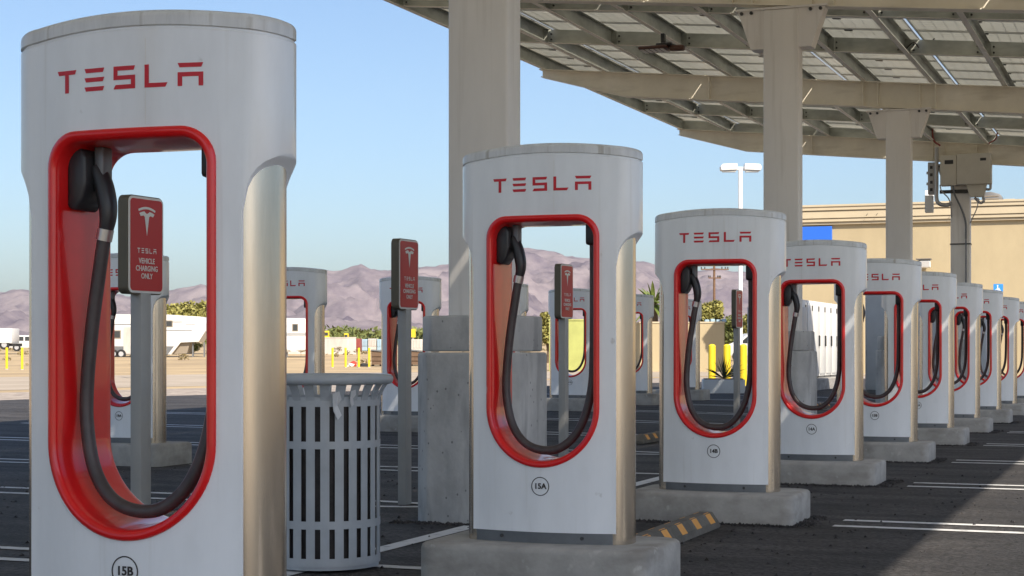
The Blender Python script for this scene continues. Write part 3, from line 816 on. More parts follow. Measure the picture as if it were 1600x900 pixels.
for (num, k, _), (x, y), lab in zip(row2, R2, desc2):
    o = copy_tree(proto)
    posts.append((o, num, x, y, gz(x, y)+.02+PADH, YAW, lab, 'back row of charging posts'))
for i, a in enumerate(posts):
    set_post(*a)
    if i:
        cb = [c for c in a[0].children if c.name.startswith('cable') and not c.name.startswith('cable_mount')][0]
        k_ = [1, 1.0, 1.012, .985, .97, 1.005, .96, .99, .975, 1.0][i % 10]
        cb.scale = (1, 1, k_); cb.location = (0, 0, 1.24*(1-k_)); a[0].rotation_euler[1] = R([0, 0, .15, -.2, .25, -.15, .1, -.25, .2, 0][i % 10])
    pad(a[2], a[3], a[4], -PSI if a[3] > 0 else -PSI, 'concrete pad under charging post %s' % a[1] if i < 10 else 'concrete pad under back row charging post %s' % a[1], 'concrete pads under the charging posts')

random.seed(21); bm = bmesh.new()
def grit(x, y):
    z = gz(x, y)+.011; r = random.uniform(.006, .018); a = random.uniform(0, 6.28)
    v = [bm.verts.new((x+r*math.cos(a+k*2.09), y+r*math.sin(a+k*2.09), z)) for k in range(3)]; t = bm.verts.new((x, y, z+r*random.uniform(.5, 1.1)))
    for k in range(3): bm.faces.new((v[k], v[(k+1) % 3], t))
for (o_, num, px_, py_, zb, rz_, lab_, g_) in posts[1:8]:
    for k in range(700):
        q = random.random(); e = abs(random.gauss(0, .05))
        if q < .6: lx, ly = random.uniform(-.6, .6), -.335-e
        else: lx, ly = .565+e, random.uniform(-.37, .37)
        c_, s_ = math.cos(-PSI), math.sin(-PSI); grit(px_+lx*c_-ly*s_, py_+lx*s_+ly*c_)
for k in range(600):
    lx, ly = random.uniform(-.45, .45), -.37-abs(random.gauss(0, .05)); x, y = P(BEAMS[1], WC); c_, s_ = math.cos(-PSI), math.sin(-PSI); grit(x+lx*c_-ly*s_, y+lx*s_+ly*c_)
for k in range(900):
    Y_ = random.uniform(7.5, 16); grit(random.uniform(-.35, .38)*Y_, Y_)
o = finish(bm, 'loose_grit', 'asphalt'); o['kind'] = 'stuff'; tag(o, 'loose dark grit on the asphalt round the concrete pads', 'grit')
# ------------------------------------------------------------------ red signs on posts
def emblem(width, height, cz, y, cx=0):
    bm = bmesh.new()
    def poly(pts):
        vs, es, fs, *_ = delaunay_2d_cdt([Vector(p) for p in pts], [], [list(range(len(pts)))], 1, 1e-7)
        t = [bm.verts.new((cx+v.x*width, y, cz+v.y*height)) for v in vs]
        for f in fs: bm.faces.new([t[i] for i in f])
    up = [(-.5+i/12, .40+.10*(1-((i-6)/6)**2)) for i in range(13)]
    lo = [(.47-i/12*.94, .33+.09*(1-((i-6)/6)**2)) for i in range(13)]
    poly(up+lo)
    top = [(-.44+.88*i/12, .27+.08*(1-((i-6)/6)**2)) for i in range(13)]
    poly(top[:5]+[(-.10, .305), (0, .26), (.10, .305)]+top[8:]+[(.36, .17), (.20, .20), (.13, .16), (0, -.5), (-.13, .16), (-.20, .20), (-.36, .17)])
    return bm
def build_sign():
    root = thing('parking_sign', '', 'sign', (0, 0, 0))
    bm = bmesh.new(); box(bm, -.045, .045, -.035, .035, -.3, 1.50, .006); finish(bm, 'post', 'post_grey', root, 40)
    def rr(hw, z0, z1, r, n=6):
        pts = []
        for cx, cz, a0 in ((hw-r, z0+r, -90), (hw-r, z1-r, 0), (-hw+r, z1-r, 90), (-hw+r, z0+r, 180)):
            for k in range(n+1):
                a = R(a0+90*k/n); pts.append((cx+r*math.cos(a), cz+r*math.sin(a)))
        return pts
    z0, z1 = 1.44, 1.96
    bm = bmesh.new(); prism(bm, rr(.155, z0, z1, .035), 'y', -.030, .030, bev=.003)
    case = finish(bm, 'sign_case', 'sign_bronze', root, 40)
    for sg in (-1,):
        bm = bmesh.new(); prism(bm, rr(.150, z0+.006, z1-.006, .032), 'y', -.036, -.031); finish(bm, 'border_plate', 'sign_white', root, 40)
        bm = bmesh.new(); prism(bm, rr(.138, z0+.018, z1-.018, .022), 'y', -.0385, -.0361); face = finish(bm, 'face_plate', 'sign_red', root, 40)
        bm = emblem(.15, .155, z1-.135, -.0400); finish(bm, 'emblem', 'sign_white', face)
        bm = build_logo(.165, .026, z1-.290, lambda x: -.0388, .0012); finish(bm, 'lettering', 'sign_white', face)
        for i, tx in enumerate(('VEHICLE', 'CHARGING', 'ONLY')):
            me = text_mesh(tx, .040, .0005)
            me.transform(Matrix.Translation((0, -.0396, z1-.345-.040*i)) @ Matrix.Rotation(R(90), 4, 'X') @ Matrix.Diagonal((.92, 1, 1, 1)))
            me.materials.clear(); me.materials.append(M['sign_white'])
            t = bpy.data.objects.new('word', me); COL.objects.link(t); t.parent = face
    return root
sp = build_sign()
signs = [(-1.97, 8.83, 'red charging-only sign seen through the opening of the nearest post'), (-.79, 12.25, 'red charging-only sign between the waste bin and the concrete pedestal'),
         (.49, 15.8, 'red charging-only sign seen through the opening of post 15A'), (3.04, 22.5, 'small red charging-only sign seen through the opening of post 14B')]
for i, (x, y, lab) in enumerate(signs):
    o = sp if i == 0 else copy_tree(sp)
    o.location = (x, y, 0); o.rotation_euler = (0, 0, R(66)); o['label'] = lab; o['group'] = 'red signs along the median'
# ------------------------------------------------------------------ wheel stops
def build_stop():
    root = thing('wheel_stop', '', 'wheel stop')
    bm = bmesh.new(); prof = [(-.085, 0), (.085, 0), (.078, .045), (.040, .100), (-.040, .100), (-.078, .045)]
    A = None; n = 12; L_ = 1.76
    rings = []
    for y, k in ((-L_/2, .0), (-L_/2+.09, 1), (L_/2-.09, 1), (L_/2, .0)):
        rings.append([bm.verts.new((px_*(1 if k else .85), y, z if k else z*.35)) for px_, z in prof])
    for a, b in zip(rings, rings[1:]):
        for i in range(6): bm.faces.new((a[i], a[(i+1) % 6], b[(i+1) % 6], b[i]))
    bm.faces.new(rings[0]); bm.faces.new(rings[-1][::-1]); bmesh.ops.recalc_face_normals(bm, faces=bm.faces[:])
    finish(bm, 'rubber_block', 'stop_rubber', root)
    for k in range(5):
        y = -.66+k*.33
        for sg in (1, -1):
            bm = bmesh.new()
            pts = [(sg*.0815, .040), (sg*.0425, .0965), (sg*.030, .1025), (sg*.028, .1015), (sg*.041, .094), (sg*.078, .039)]
            prism(bm, pts, 'y', y-.058, y+.058); finish(bm, 'reflector', 'orange', root)
    return root
wsp = build_stop(); k = 0
stops = []
stops = [(9.56, W0+.04, 'wheel stop with orange blocks on the asphalt between posts 15A and 14B', 'wheel stops along the front row'),
         (19.15, W0+.04, 'wheel stop peeping out at the foot of post 13B', 'wheel stops along the front row'),
         (9.75, W0-3.1, 'wheel stop seen through the bottom of the nearest opening', 'wheel stops along the middle line'),
         (20.0, W0-3.1, 'wheel stop seen just left of post 14B', 'wheel stops along the middle line'),
         (30.4, W0-3.1, 'wheel stop seen through the bottom of the opening of post 14A', 'wheel stops along the middle line')]
for i, (s, w, lab, grp) in enumerate(stops):
    o = wsp if i == 0 else copy_tree(wsp); x, y = P(s, w)
    o.location = (x, y, gz(x, y)+.014); o.rotation_euler = (0, 0, -PSI); o['label'] = lab; o['group'] = grp
# ------------------------------------------------------------------ waste bin
def waste_bin():
    x, y = -.975, 8.72
    root = thing('waste_bin', 'grey slatted metal waste bin with a flared rim', 'bin', (x, y, .012))
    N = 24; bm = bmesh.new()
    def strip(a0, a1, prof, th=.004):
        n = max(2, int((a1-a0)/R(4)))
        for k in range(n):
            b0, b1 = a0+(a1-a0)*k/n, a0+(a1-a0)*(k+1)/n
            for (r0, z0), (r1, z1) in zip(prof, prof[1:]):
                for off, flip in ((0, 0), (-th, 1)):
                    q = [((r0+off)*math.cos(b0), (r0+off)*math.sin(b0), z0), ((r0+off)*math.cos(b1), (r0+off)*math.sin(b1), z0),
                         ((r1+off)*math.cos(b1), (r1+off)*math.sin(b1), z1), ((r1+off)*math.cos(b0), (r1+off)*math.sin(b0), z1)]
                    v = [bm.verts.new(p) for p in (q if not flip else q[::-1])]; bm.faces.new(v)
        for b0, fl in ((a0, 0), (a1, 1)):
            for (r0, z0), (r1, z1) in zip(prof, prof[1:]):
                q = [(r0*math.cos(b0), r0*math.sin(b0), z0), (r1*math.cos(b0), r1*math.sin(b0), z1), ((r1-th)*math.cos(b0), (r1-th)*math.sin(b0), z1), ((r0-th)*math.cos(b0), (r0-th)*math.sin(b0), z0)]
                bm.faces.new([bm.verts.new(p) for p in (q if fl else q[::-1])])
    rb = .283
    full = [(rb, .03), (rb, .870), (.290, .895), (.306, .930), (.326, .960), (.334, .975)]
    for k in range(N):
        a = 2*math.pi*(k+.35)/N; hw = 2*math.pi/N*.31
        strip(a-hw, a+hw, full)
    for z0, z1 in ((.03, .072), (.222, .262), (.630, .668), (.845, .893)): strip(0, 2*math.pi, [(rb+.0015, z0), (rb+.0015, z1)], .003)
    lathe(bm, [(rb-.03, .012), (rb-.006, .012), (rb-.006, .03), (rb-.03, .03)], 48)
    finish(bm, 'slatted_body', 'bin_grey', root, 35)
    bm = bmesh.new(); pr = [(.330+.022*math.cos(a)*1.05, 0.982+.022*math.sin(a)*1.2) for a in [2*math.pi*k/12 for k in range(13)]]
    lathe(bm, pr, 64, caps=False); bmesh.ops.remove_doubles(bm, verts=bm.verts[:], dist=1e-5); bmesh.ops.recalc_face_normals(bm, faces=bm.faces[:])
    finish(bm, 'rim', 'bin_grey', root, 60)
    bm = bmesh.new(); lathe(bm, [(.255, .05), (.262, .5), (.266, .86)], 40, caps=False); lathe(bm, [(.001, .06), (.254, .06)], 40, caps=False)
    lathe(bm, [(.250, .86), (.246, .5), (.240, .07)], 40, caps=False)
    finish(bm, 'liner', 'bin_liner', root, 60)
    bm = bmesh.new(); random.seed(3)
    ang = R(-78); pts = [(0, 0), (.03, .012), (.045, -.03), (.028, -.06), (.05, -.11), (.03, -.135), (.008, -.09), (.002, -.045)]
    def pz(u, v, off): a = ang+u/.30; r = .298+max(0, (v+.06))*.55+off; return (x+r*math.cos(a), y+r*math.sin(a), .925+v)
    for base, sc in (((0, 0), 1), ((.085, .012), .62)):
        t = [bm.verts.new(pz(base[0]+u*sc, base[1]+v*sc, .006)) for u, v in pts]; b_ = [bm.verts.new(pz(base[0]+u*sc, base[1]+v*sc, .004)) for u, v in pts]
        bm.faces.new(t); bm.faces.new(b_[::-1])
        for i in range(len(pts)): bm.faces.new((t[i], b_[i], b_[(i+1) % 8], t[(i+1) % 8]))
    o = finish(bm, 'paper_scrap', 'paper'); tag(o, 'torn white paper scraps caught on the flared slats of the grey bin', 'paper')
waste_bin()
# ------------------------------------------------------------------ inverter on the far column
def inverter():
    s = BEAMS[4]; x, y = P(s, WC); z = 0
    root = thing('inverter', 'beige inverter boxes mounted high on the farthest canopy column', 'inverter', (x, y, 0), -PSI)
    yb = -.13; m = 39/2600
    z0, z1 = 1.145+(547-290)*37.8/2600, 1.145+(547-243)*37.8/2600
    bm = bmesh.new(); box(bm, -.41, -.05, yb-.30, yb-.02, z0, z1, .015); b1 = finish(bm, 'switch_box', 'inverter', root, 40)
    bm = bmesh.new(); box(bm, -.045, .71, yb-.30, yb-.02, z0+.01, z1+.02, .015); b2 = finish(bm, 'inverter_case', 'inverter', root, 40)
    bm = bmesh.new(); prism(bm, [(.15, z0+.008), (.60, z0+.008), (.54, z0-.27), (.24, z0-.27)], 'y', yb-.22, yb-.03, bev=.01); finish(bm, 'wiring_box', 'inverter', root, 40)
    bm = bmesh.new(); box(bm, -.31, -.12, yb-.305, yb-.2995, z1-.20, z1-.11); finish(bm, 'display', 'black_plastic', b1)
    bm = bmesh.new(); box(bm, .47, .60, yb-.305, yb-.2995, z1-.15, z1-.09); finish(bm, 'label_plate', 'black_plastic', b2)
    bm = bmesh.new(); box(bm, -.71, -.55, yb-.10, yb+.12, z0-.17, z1-.12, .01)
    for q in (z0+.05, z0+.30): box(bm, -.75, -.711, yb-.02, yb+.03, q, q+.06)
    finish(bm, 'combiner_box', 'conduit', root, 40)
    bm = bmesh.new()
    for k in range(4): box(bm, -.66, -.60, yb-.104, yb-.1005, z0-.10+k*.17, z0-.03+k*.17)
    finish(bm, 'knockout', 'black_plastic', root)
    bm = bmesh.new(); box(bm, -.78, -.60, yb-.08, yb+.10, z0-.58, z0-.19, .012); finish(bm, 'meter_box', 'white_flat', root, 40)
    bm = bmesh.new()
    tube(bm, smooth_path([(-.50, yb-.20, z1+.20), (-.50, yb-.20, z1-.05), (-.50, yb-.2, z0), (-.50, yb-.2, z0-.28), (-.44, yb-.2, z0-.40), (-.30, yb-.15, z0-.43), (-.18, yb-.08, z0-.40)], 6), .045, 10)
    finish(bm, 'conduit', 'conduit', root, 60)
    bm = bmesh.new(); tube(bm, smooth_path([(-.42, yb-.25, z0+.02), (-.38, yb-.25, z0-.12), (-.24, yb-.2, z0-.28), (-.19, yb-.15, z0-.45), (-.19, yb-.02, z0-.7)], 6), .014, 8); finish(bm, 'conduit', 'conduit', root, 60)
    bm = bmesh.new(); tube(bm, smooth_path([(-.14, yb-.2, z0+.02), (-.10, yb-.2, z0-.20), (.05, yb-.08, z0-.55), (.13, yb-.06, z0-.85), (.135, yb-.05, z0-1.2)], 6), .022, 10)
    tube(bm, [(.135, yb-.05, z0-1.2), (.135, yb-.05, 1.6)], .016, 8); finish(bm, 'flexible_conduit', 'kick_grey', root, 60)
    bm = bmesh.new(); tube(bm, smooth_path([(.52, yb-.1, z0-.27), (.53, yb-.1, z0-.36), (.45, yb-.1, z0-.40), (.33, yb-.1, z0-.28)], 5), .03, 8); tube(bm, smooth_path([(.68, yb-.1, z0+.02), (.66, yb-.1, z0-.10), (.5, yb-.1, z0-.08)], 5), .03, 8)
    tube(bm, smooth_path([(.40, yb-.05, z0-.28), (.38, yb-.05, z0-.5), (.22, yb, z0-.85)], 5), .012, 6); finish(bm, 'conduit', 'conduit', root, 60)
    bm = bmesh.new(); tube(bm, smooth_path([(-.42, yb-.18, z1+.24), (-.56, yb-.18, z1+.36), (-.60, yb-.15, z1+.60), (-.56, yb-.1, z1+.8)], 6), .022, 8); tube(bm, smooth_path([(.62, yb, z1+.26), (.78, yb, z1+.36), (.82, yb, z1+.52)], 6), .016, 8)
    finish(bm, 'red_cable', 'box_red', root, 60)
    bm = bmesh.new(); box(bm, -.23, .23, -.139, .139, 3.55, 3.58); box(bm, -.45, .30, yb-.06, yb-.02, z0-.16, z0-.08, .005); finish(bm, 'strap', 'bolt_dark', root)
inverter()
# ------------------------------------------------------------------ tan building
def at(px, Y): return (px-800)/2600*Y
def zt(py, Y): return HC+(YH-py)*Y/2600
def building():
    Y0 = 70.0; x0 = at(1219, Y0)
    m = Y0/2600
    root = thing('store_building', 'long tan stucco building with layered cornice behind the canopy', 'building', (x0, Y0, 0), -PSI*.93)
    def zz(py): return zt(py, Y0)
    L_ = 44
    bm = bmesh.new(); box(bm, 0, L_, 0, 24, -.5, zz(353)); 
    w = finish(bm, 'wall', 'stucco', root)
    bm = bmesh.new()
    for (p0, p1, out) in ((323, 326, .34), (326, 331.5, .30), (331.5, 333.4, .20), (333.4, 343.5, .25), (343.5, 345, .17), (345, 349, .21), (349, 350.5, .11), (350.5, 353.2, .14)):
        box(bm, -out, L_+out, -out, 24+out, zz(p1)+.002, zz(p0))
    finish(bm, 'cornice', 'stucco_trim', root)
    bm = bmesh.new(); box(bm, .25, 2.18, -.10, -.004, zz(402), zz(355.5), .02); finish(bm, 'blue_sign_panel', 'blue', root)
    bm = bmesh.new()
    for t in (9.9, 15.5, 21.2): box(bm, t-.012, t+.012, -.004, .0, .3, zz(353.5))
    finish(bm, 'wall_joint', 'rv_tan', root)
    bm = bmesh.new()
    for t in (3.6, 4.0, 7.0, 10.4, 12.8, 16.2, 18.9, 12.4, 21.1):
        prism(bm, [(t, zz(342)), (t+.03, zz(342)), (t+.10, zz(338.5)), (t+.07, zz(338.5))], 'y', -.365, -.3601)
    finish(bm, 'cornice_mark', 'bolt_dark', root)
    # rooftop units: things of their own
    def roof(px0, px1, py0, py1, name, lab, mt, d=1.5, off=1.6, round_=False):
        c_, s_ = math.cos(PSI*.93), math.sin(PSI*.93)
        def tt(px): k = (px-800)/2600; return (k*(Y0+off*c_)-x0-off*s_)/(c_+k*s_)
        t0, t1 = tt(px0), tt(px1)
        th = thing(name, lab, 'rooftop unit', (x0+(t0+t1)/2*c_+off*s_, Y0-(t0+t1)/2*s_+off*c_, zz(323)), -PSI*.93)
        h = (py1-py0)*m; hw = (t1-t0)/2
        bm = bmesh.new()
        if round_:
            pts = [(-hw, -.15), (hw, -.15)] + [(hw*math.cos(a*math.pi/16), h*.25+h*.75*math.sin(a*math.pi/16)) for a in range(0, 5)]+[(-hw*.2, h), (-hw, h*.93)]
            prism(bm, pts, 'y', 0, d, bev=.03)
        else: box(bm, -hw, hw, 0, d, -.1, h, .03)
        finish(bm, 'casing', mt, th, 30)
        bm = bmesh.new()
        for k in range(3): box(bm, -hw*.8, hw*.6, -.015, -.0005, h*(.15+.22*k), h*(.22+.22*k))
        finish(bm, 'grille', 'rv_tan', th)
    roof(1445, 1458, 296, 320, 'vent_box', 'narrow white vent box on the tan building roof', 'white_flat', .4)
    roof(1534, 1567, 298, 317, 'rooftop_unit', 'dark grey curved air unit on the tan building roof', 'hvac', 1.3, round_=True)
    roof(1508, 1529, 308, 318, 'rooftop_unit', 'low grey unit on the roof, partly behind the farthest column', 'hvac', .8)
    roof(1568, 1586, 312, 319, 'skylight', 'pale low skylight on the roof at the right', 'stucco_trim', 1.0)
    roof(1427, 1443, 318, 321, 'roof_hatch', 'flat dark hatch on the roof, left of the vent box', 'hvac', 1.0)
    # wall pack light
    th = thing('wall_light', 'small white box light on the tan wall above post 13B', 'light fixture', (x0+(1434-1219)*m*.955, Y0-(1434-1219)*m*.38, zz(423)), -PSI*.93)
    bm = bmesh.new(); prism(bm, [(-.02, 0), (-.30, .02), (-.42, .28), (-.02, .33)], 'x', -.25, .25, bev=.02); finish(bm, 'housing', 'white_flat', th)
    bm = bmesh.new(); box(bm, -.30, .30, -.46, -.02, .332, .37); finish(bm, 'hood', 'hvac', th)
building()
# ------------------------------------------------------------------ lamp post
def lamp_post():
    Y = 52.0; x = at(1157, Y); z0 = gz(x, Y); top = zt(262, Y)
    root = thing('street_lamp', 'tall white lamp post with two box heads behind post 14B', 'street lamp', (x, Y, z0), 0)
    bm = bmesh.new(); box(bm, -.06, .06, -.06, .06, -.1, top-z0-.05, .01); finish(bm, 'pole', 'white_flat', root)
    bm = bmesh.new(); lathe(bm, [(.25, -.1), (.25, .55), (.22, .58)], 20); finish(bm, 'base', 'concrete', root, 40)
    bm = bmesh.new(); box(bm, -.16, .16, -.05, .05, top-z0-.08, top-z0+.02, .01); finish(bm, 'arm', 'white_flat', root)
    for sg in (-1, 1):
        bm = bmesh.new(); prism(bm, [(sg*.10, top-z0-.08), (sg*.62, top-z0-.10), (sg*.64, top-z0+.02), (sg*.58, top-z0+.10), (sg*.12, top-z0+.12)], 'y', -.18, .18, bev=.02); h = finish(bm, 'lamp_head', 'white_flat', root, 40)
        bm = bmesh.new(); box(bm, sg*.36-.20, sg*.36+.20, -.13, .13, top-z0-.135, top-z0-.105); finish(bm, 'lens', 'sign_white', h)
lamp_post()
# ------------------------------------------------------------------ accessible parking sign
def acc_sign():
    Y = 50.0; x = at(1559.5, Y)
    root = thing('accessible_sign', 'blue accessible parking sign with a white wheelchair symbol', 'sign', (x, Y, .07), 0)
    bm = bmesh.new(); box(bm, -.03, .03, .0, .03, -.1, zt(444, Y)-.12); finish(bm, 'post', 'post_grey', root)
    zc = zt(452, Y)-.07
    bm = bmesh.new(); box(bm, -.145, .145, -.02, -.012, zc-.16, zc+.16, .002); pl = finish(bm, 'plate', 'sign_blue', root)
    bm = bmesh.new()
    def flat(pts):
        vs, es, fs, *_ = delaunay_2d_cdt([Vector(p) for p in pts], [], [list(range(len(pts)))], 1, 1e-7)
        t = [bm.verts.new((v.x, -.0225, zc+v.y)) for v in vs]; [bm.faces.new([t[i] for i in f]) for f in fs]
    flat([(-.02+.022*math.cos(a*math.pi/6), .105+.022*math.sin(a*math.pi/6)) for a in range(12)])
    flat([(-.032, .078), (-.008, .078), (-.004, .035), (.045, .035), (.045, .018), (-.002, .018), (0, -.005), (.055, -.005), (.085, -.08), (.065, -.088), (.042, -.028), (-.024, -.028)])
    arc = [(-.01+.078*math.cos(a), -.045+.078*math.sin(a)) for a in [R(120+20*k) for k in range(11)]]
    arc2 = [(-.01+.060*math.cos(a), -.045+.060*math.sin(a)) for a in [R(120+20*k) for k in range(11)]]
    flat(arc+arc2[::-1])
    for f in bm.faces:
        f.normal_update()
        if f.normal.y > 0: f.normal_flip()
    finish(bm, 'wheelchair_symbol', 'white_flat', pl)
acc_sign()
# ------------------------------------------------------------------ cabinets by the building
def cabinet(x, y, z, rz, lab, wid=.80, h=2.02, dep=.8, group=None, mt='cabinet_white', handle=True):
    root = thing('electrical_cabinet', lab, 'cabinet', (x, y, z), rz, group)
    bm = bmesh.new(); box(bm, -wid/2, wid/2, 0, dep, .06, h, .02); finish(bm, 'casing', mt, root, 40)
    bm = bmesh.new(); box(bm, -wid/2+.03, wid/2-.03, .03, dep-.03, -.1, .06); finish(bm, 'plinth', 'kick_grey', root)
    bm = bmesh.new(); box(bm, -wid/2+.035, wid/2-.035, -.022, -.001, .12, h-.06, .006); d = finish(bm, 'door', mt, root, 40)
    if handle:
        bm = bmesh.new(); box(bm, wid/2-.22, wid/2-.14, -.06, -.023, h*.42, h*.56, .01); finish(bm, 'handle', 'black_plastic', d)
        bm = bmesh.new(); prism(bm, [(wid/2-.26, h-.26), (wid/2-.14, h-.26), (wid/2-.14, h-.13), (wid/2-.26, h-.13)], 'y', -.030, -.0225); finish(bm, 'vent', 'black_plastic', d)
    return root
for k in range(7):
    s_, w_ = SW(7.35+k*.86*RX, 42.0+k*.86*RY); x, y = P(s_, w_)
    cabinet(x, y, .40, R(90)-PSI, 'white power cabinet with black handle, number %d from the near end of its row' % (k+1) if False else
            ['nearest white power cabinet of the row seen through post 14A', 'second nearest white power cabinet of the sunlit row', 'third white power cabinet of the sunlit row', 'fourth white power cabinet of the sunlit row',
             'fifth white power cabinet of the sunlit row', 'sixth white power cabinet of the sunlit row', 'farthest white power cabinet of the sunlit row'][k], group='white power cabinets in a row')
bm = bmesh.new(); box(bm, -.3, 6.4, -.2, 1.1, -.2, .335, .02); o = finish(bm, 'cabinet_plinth', 'concrete'); x, y = 7.35-.4*RX, 42-.4*RY
o.location = (x, y, 0.07); o.rotation_euler = (0, 0, R(90)-PSI); tag(o, 'low concrete plinth under the row of white power cabinets', 'plinth')
cabinet(10.1, 40.7, .10, -PSI, 'pale grey switchgear cabinet in the shade, seen through post 13B', 2.9, 2.45, 1.0, mt='cabinet_grey', handle=False)
cabinet(6.35, 40.4, .10, -PSI, 'grey cabinet glimpsed behind the cable of post 14B', 1.3, 2.10, .8, mt='cabinet_grey', handle=False)
# ------------------------------------------------------------------ bollards
def build_bollard(h, r, dome=True, lab='', grp=None, x=0, y=0, bands=0):
    root = thing('bollard', lab, 'bollard', (x, y, gz(x, y)), 0, grp)
    bm = bmesh.new(); prof = [(r, -.3), (r, h-r*.6)]
    if dome: prof += [(r*math.cos(a), h-r*.6+r*.6*math.sin(a)) for a in [R(15*k) for k in range(1, 6)]]+[(.002, h)]
    lathe(bm, prof, 16); finish(bm, 'post', 'yellow', root, 50)
    bm = bmesh.new(); lathe(bm, [(r+.05, -.05), (r+.05, .025), (r+.001, .03)], 16); finish(bm, 'footing', 'concrete', root)
    for b in range(bands):
        bm = bmesh.new(); z = h-.22-.30*b; lathe(bm, [(r+.003, z-.14), (r+.003, z)], 16, caps=False); finish(bm, 'reflective_band', 'red_band', root)
    return root
for px, lab in ((1112.5, 'left of three thick yellow bollards seen through post 14B'), (1136, 'middle of three thick yellow bollards seen through post 14B'), (1161.5, 'right of three thick yellow bollards seen through post 14B')):
    build_bollard(1.20, .104, True, lab, 'thick yellow bollards by the planter', at(px, 47), 47.0)
build_bollard(1.18, .10, True, 'yellow bollard beside the row of white cabinets', 'thick yellow bollards by the planter', at(1274, 46), 46.0)
for px, Y, lab in ((519.6, 92, 'first thin yellow post above the bin, left of four'), (540, 92, 'second thin yellow post above the bin'), (560.7, 92, 'third thin yellow post above the bin, by the red debris'), (576.7, 93, 'fourth thin yellow post above the bin, by the dark dumpster'),
                   (619, 95, 'thin yellow post seen beside the second red sign'), (10.5, 84, 'thin yellow post at the far left edge'), (34.6, 82, 'thin yellow post at far left, in front of the pickup')):
    build_bollard(1.14, .062, False, lab, 'thin yellow posts along the dirt road', at(px, Y), Y)
build_bollard(2.28, .065, False, 'tall yellow post with red bands in front of the travel trailer', None, at(207.3, 59), 59.0, bands=3)
# planter with spiky plant
def planter():
    Y = 40.0; x = at(1130, Y); z = gz(x, Y)
    root = thing('planter', 'low grey concrete planter box seen through post 14B', 'planter', (x, Y, z), R(-3))
    bm = bmesh.new(); box(bm, -.50, .50, -.3, .3, -.15, .34, .02); finish(bm, 'trough', 'cabinet_grey', root, 40)
    bm = bmesh.new(); box(bm, -.46, .46, -.26, .26, .341, .36); finish(bm, 'soil', 'bark', root)
    pl = thing('yucca', 'spiky dark plant growing in the low concrete planter', 'plant', (x+.02, Y, z+.36))
    bm = bmesh.new(); random.seed(5)
    for k in range(44):
        a = random.uniform(0, 2*math.pi); e = random.uniform(R(15), R(85)); L_ = random.uniform(.4, .68)
        d = Vector((math.cos(a)*math.cos(e), math.sin(a)*math.cos(e), math.sin(e))); s_ = d.cross(Vector((0, 0, 1))).normalized()*.014
        m_ = d*L_*.55; t = d*L_+Vector((0, 0, -.06*math.cos(e)))
        v = [bm.verts.new(p) for p in (-s_, s_, m_+s_*.8, t, m_-s_*.8)]; bm.faces.new(v)
    finish(bm, 'foliage', 'leaf_dark', pl)
    bm = bmesh.new(); lathe(bm, [(.04, -.03), (.03, .08)], 8); finish(bm, 'stem', 'bark', pl)
planter()
# ------------------------------------------------------------------ tan low enclosure wall
def free_wall(px0, px1, py0, py1, Y, name, lab, m, dep=.25, sub=None, cat='wall'):
    x0, x1 = at(px0, Y), at(px1, Y); z0, z1 = zt(py1, Y), zt(py0, Y)
    th = thing(name, lab, cat, ((x0+x1)/2, Y, z0), 0); hw = (x1-x0)/2
    bm = bmesh.new(); box(bm, -hw, hw, 0, dep, -.6, z1-z0, .01); finish(bm, 'panel', m, th)
    bm = bmesh.new(); box(bm, -hw-.03, hw+.03, -.03, dep+.03, z1-z0+.002, z1-z0+.07); finish(bm, 'coping', sub or m, th)
    return th
free_wall(1000, 1132, 505, 575, 75, 'garden_wall', 'tan stucco wall behind the back row, left of the bollards', 'stucco', 3.0, 'stucco_trim')
free_wall(858, 915, 501, 571, 78, 'green_wall', 'yellow green wall seen through the opening of post 17A', 'green_screen', .3, 'green_screen')
# blue roof objects on the tan wall
bm = bmesh.new()
for k in range(4): box(bm, k*.26, k*.26+.2, 0, .3, 0, .12+.03*(k % 2), .03)
o = finish(bm, 'tarp_bundle', 'box_blue'); o.location = (at(1102, 75.5), 75.6, zt(503, 75)); tag(o, 'small blue bundles lying on top of the tan wall', 'bundle')
# white wall / containers far behind
free_wall(500, 556, 528, 548, 150, 'white_fence', 'long dirty white fence behind the thin yellow posts', 'fence_white', .3, cat='fence')
free_wall(378, 500, 530, 550, 152, 'white_fence', 'weathered white fence behind the second travel trailer', 'fence_white', .3, cat='fence')
def container(px0, px1, py0, py1, Y, m, lab, ribs=8):
    x0, x1 = at(px0, Y), at(px1, Y); z0, z1 = zt(py1, Y), zt(py0, Y)
    th = thing('shipping_container', lab, 'container', ((x0+x1)/2, Y, z0)); hw = (x1-x0)/2
    bm = bmesh.new(); box(bm, -hw, hw, 0, 2.4, -.4, z1-z0, .03); finish(bm, 'box', m, th)
    bm = bmesh.new()
    for k in range(ribs): q = -hw+2*hw*(k+.5)/ribs; box(bm, q-.06, q+.06, -.05, -.001, .1, z1-z0-.1)
    finish(bm, 'ribs', m, th)
container(556.5, 563, 529, 544, 170, 'box_red', 'small red container at the end of the white fence', 3)
container(563.5, 574, 530, 542, 172, 'box_blue', 'first pale blue container right of the red one', 5)
container(575, 588, 529, 542, 172, 'fence_white', 'white container between two pale blue ones', 5)
container(589, 608, 530, 543, 172, 'box_blue', 'pale blue container behind post 18A', 6)
container(625, 664, 530, 545, 165, 'fence_white', 'white container seen through post 18A, right end', 8)
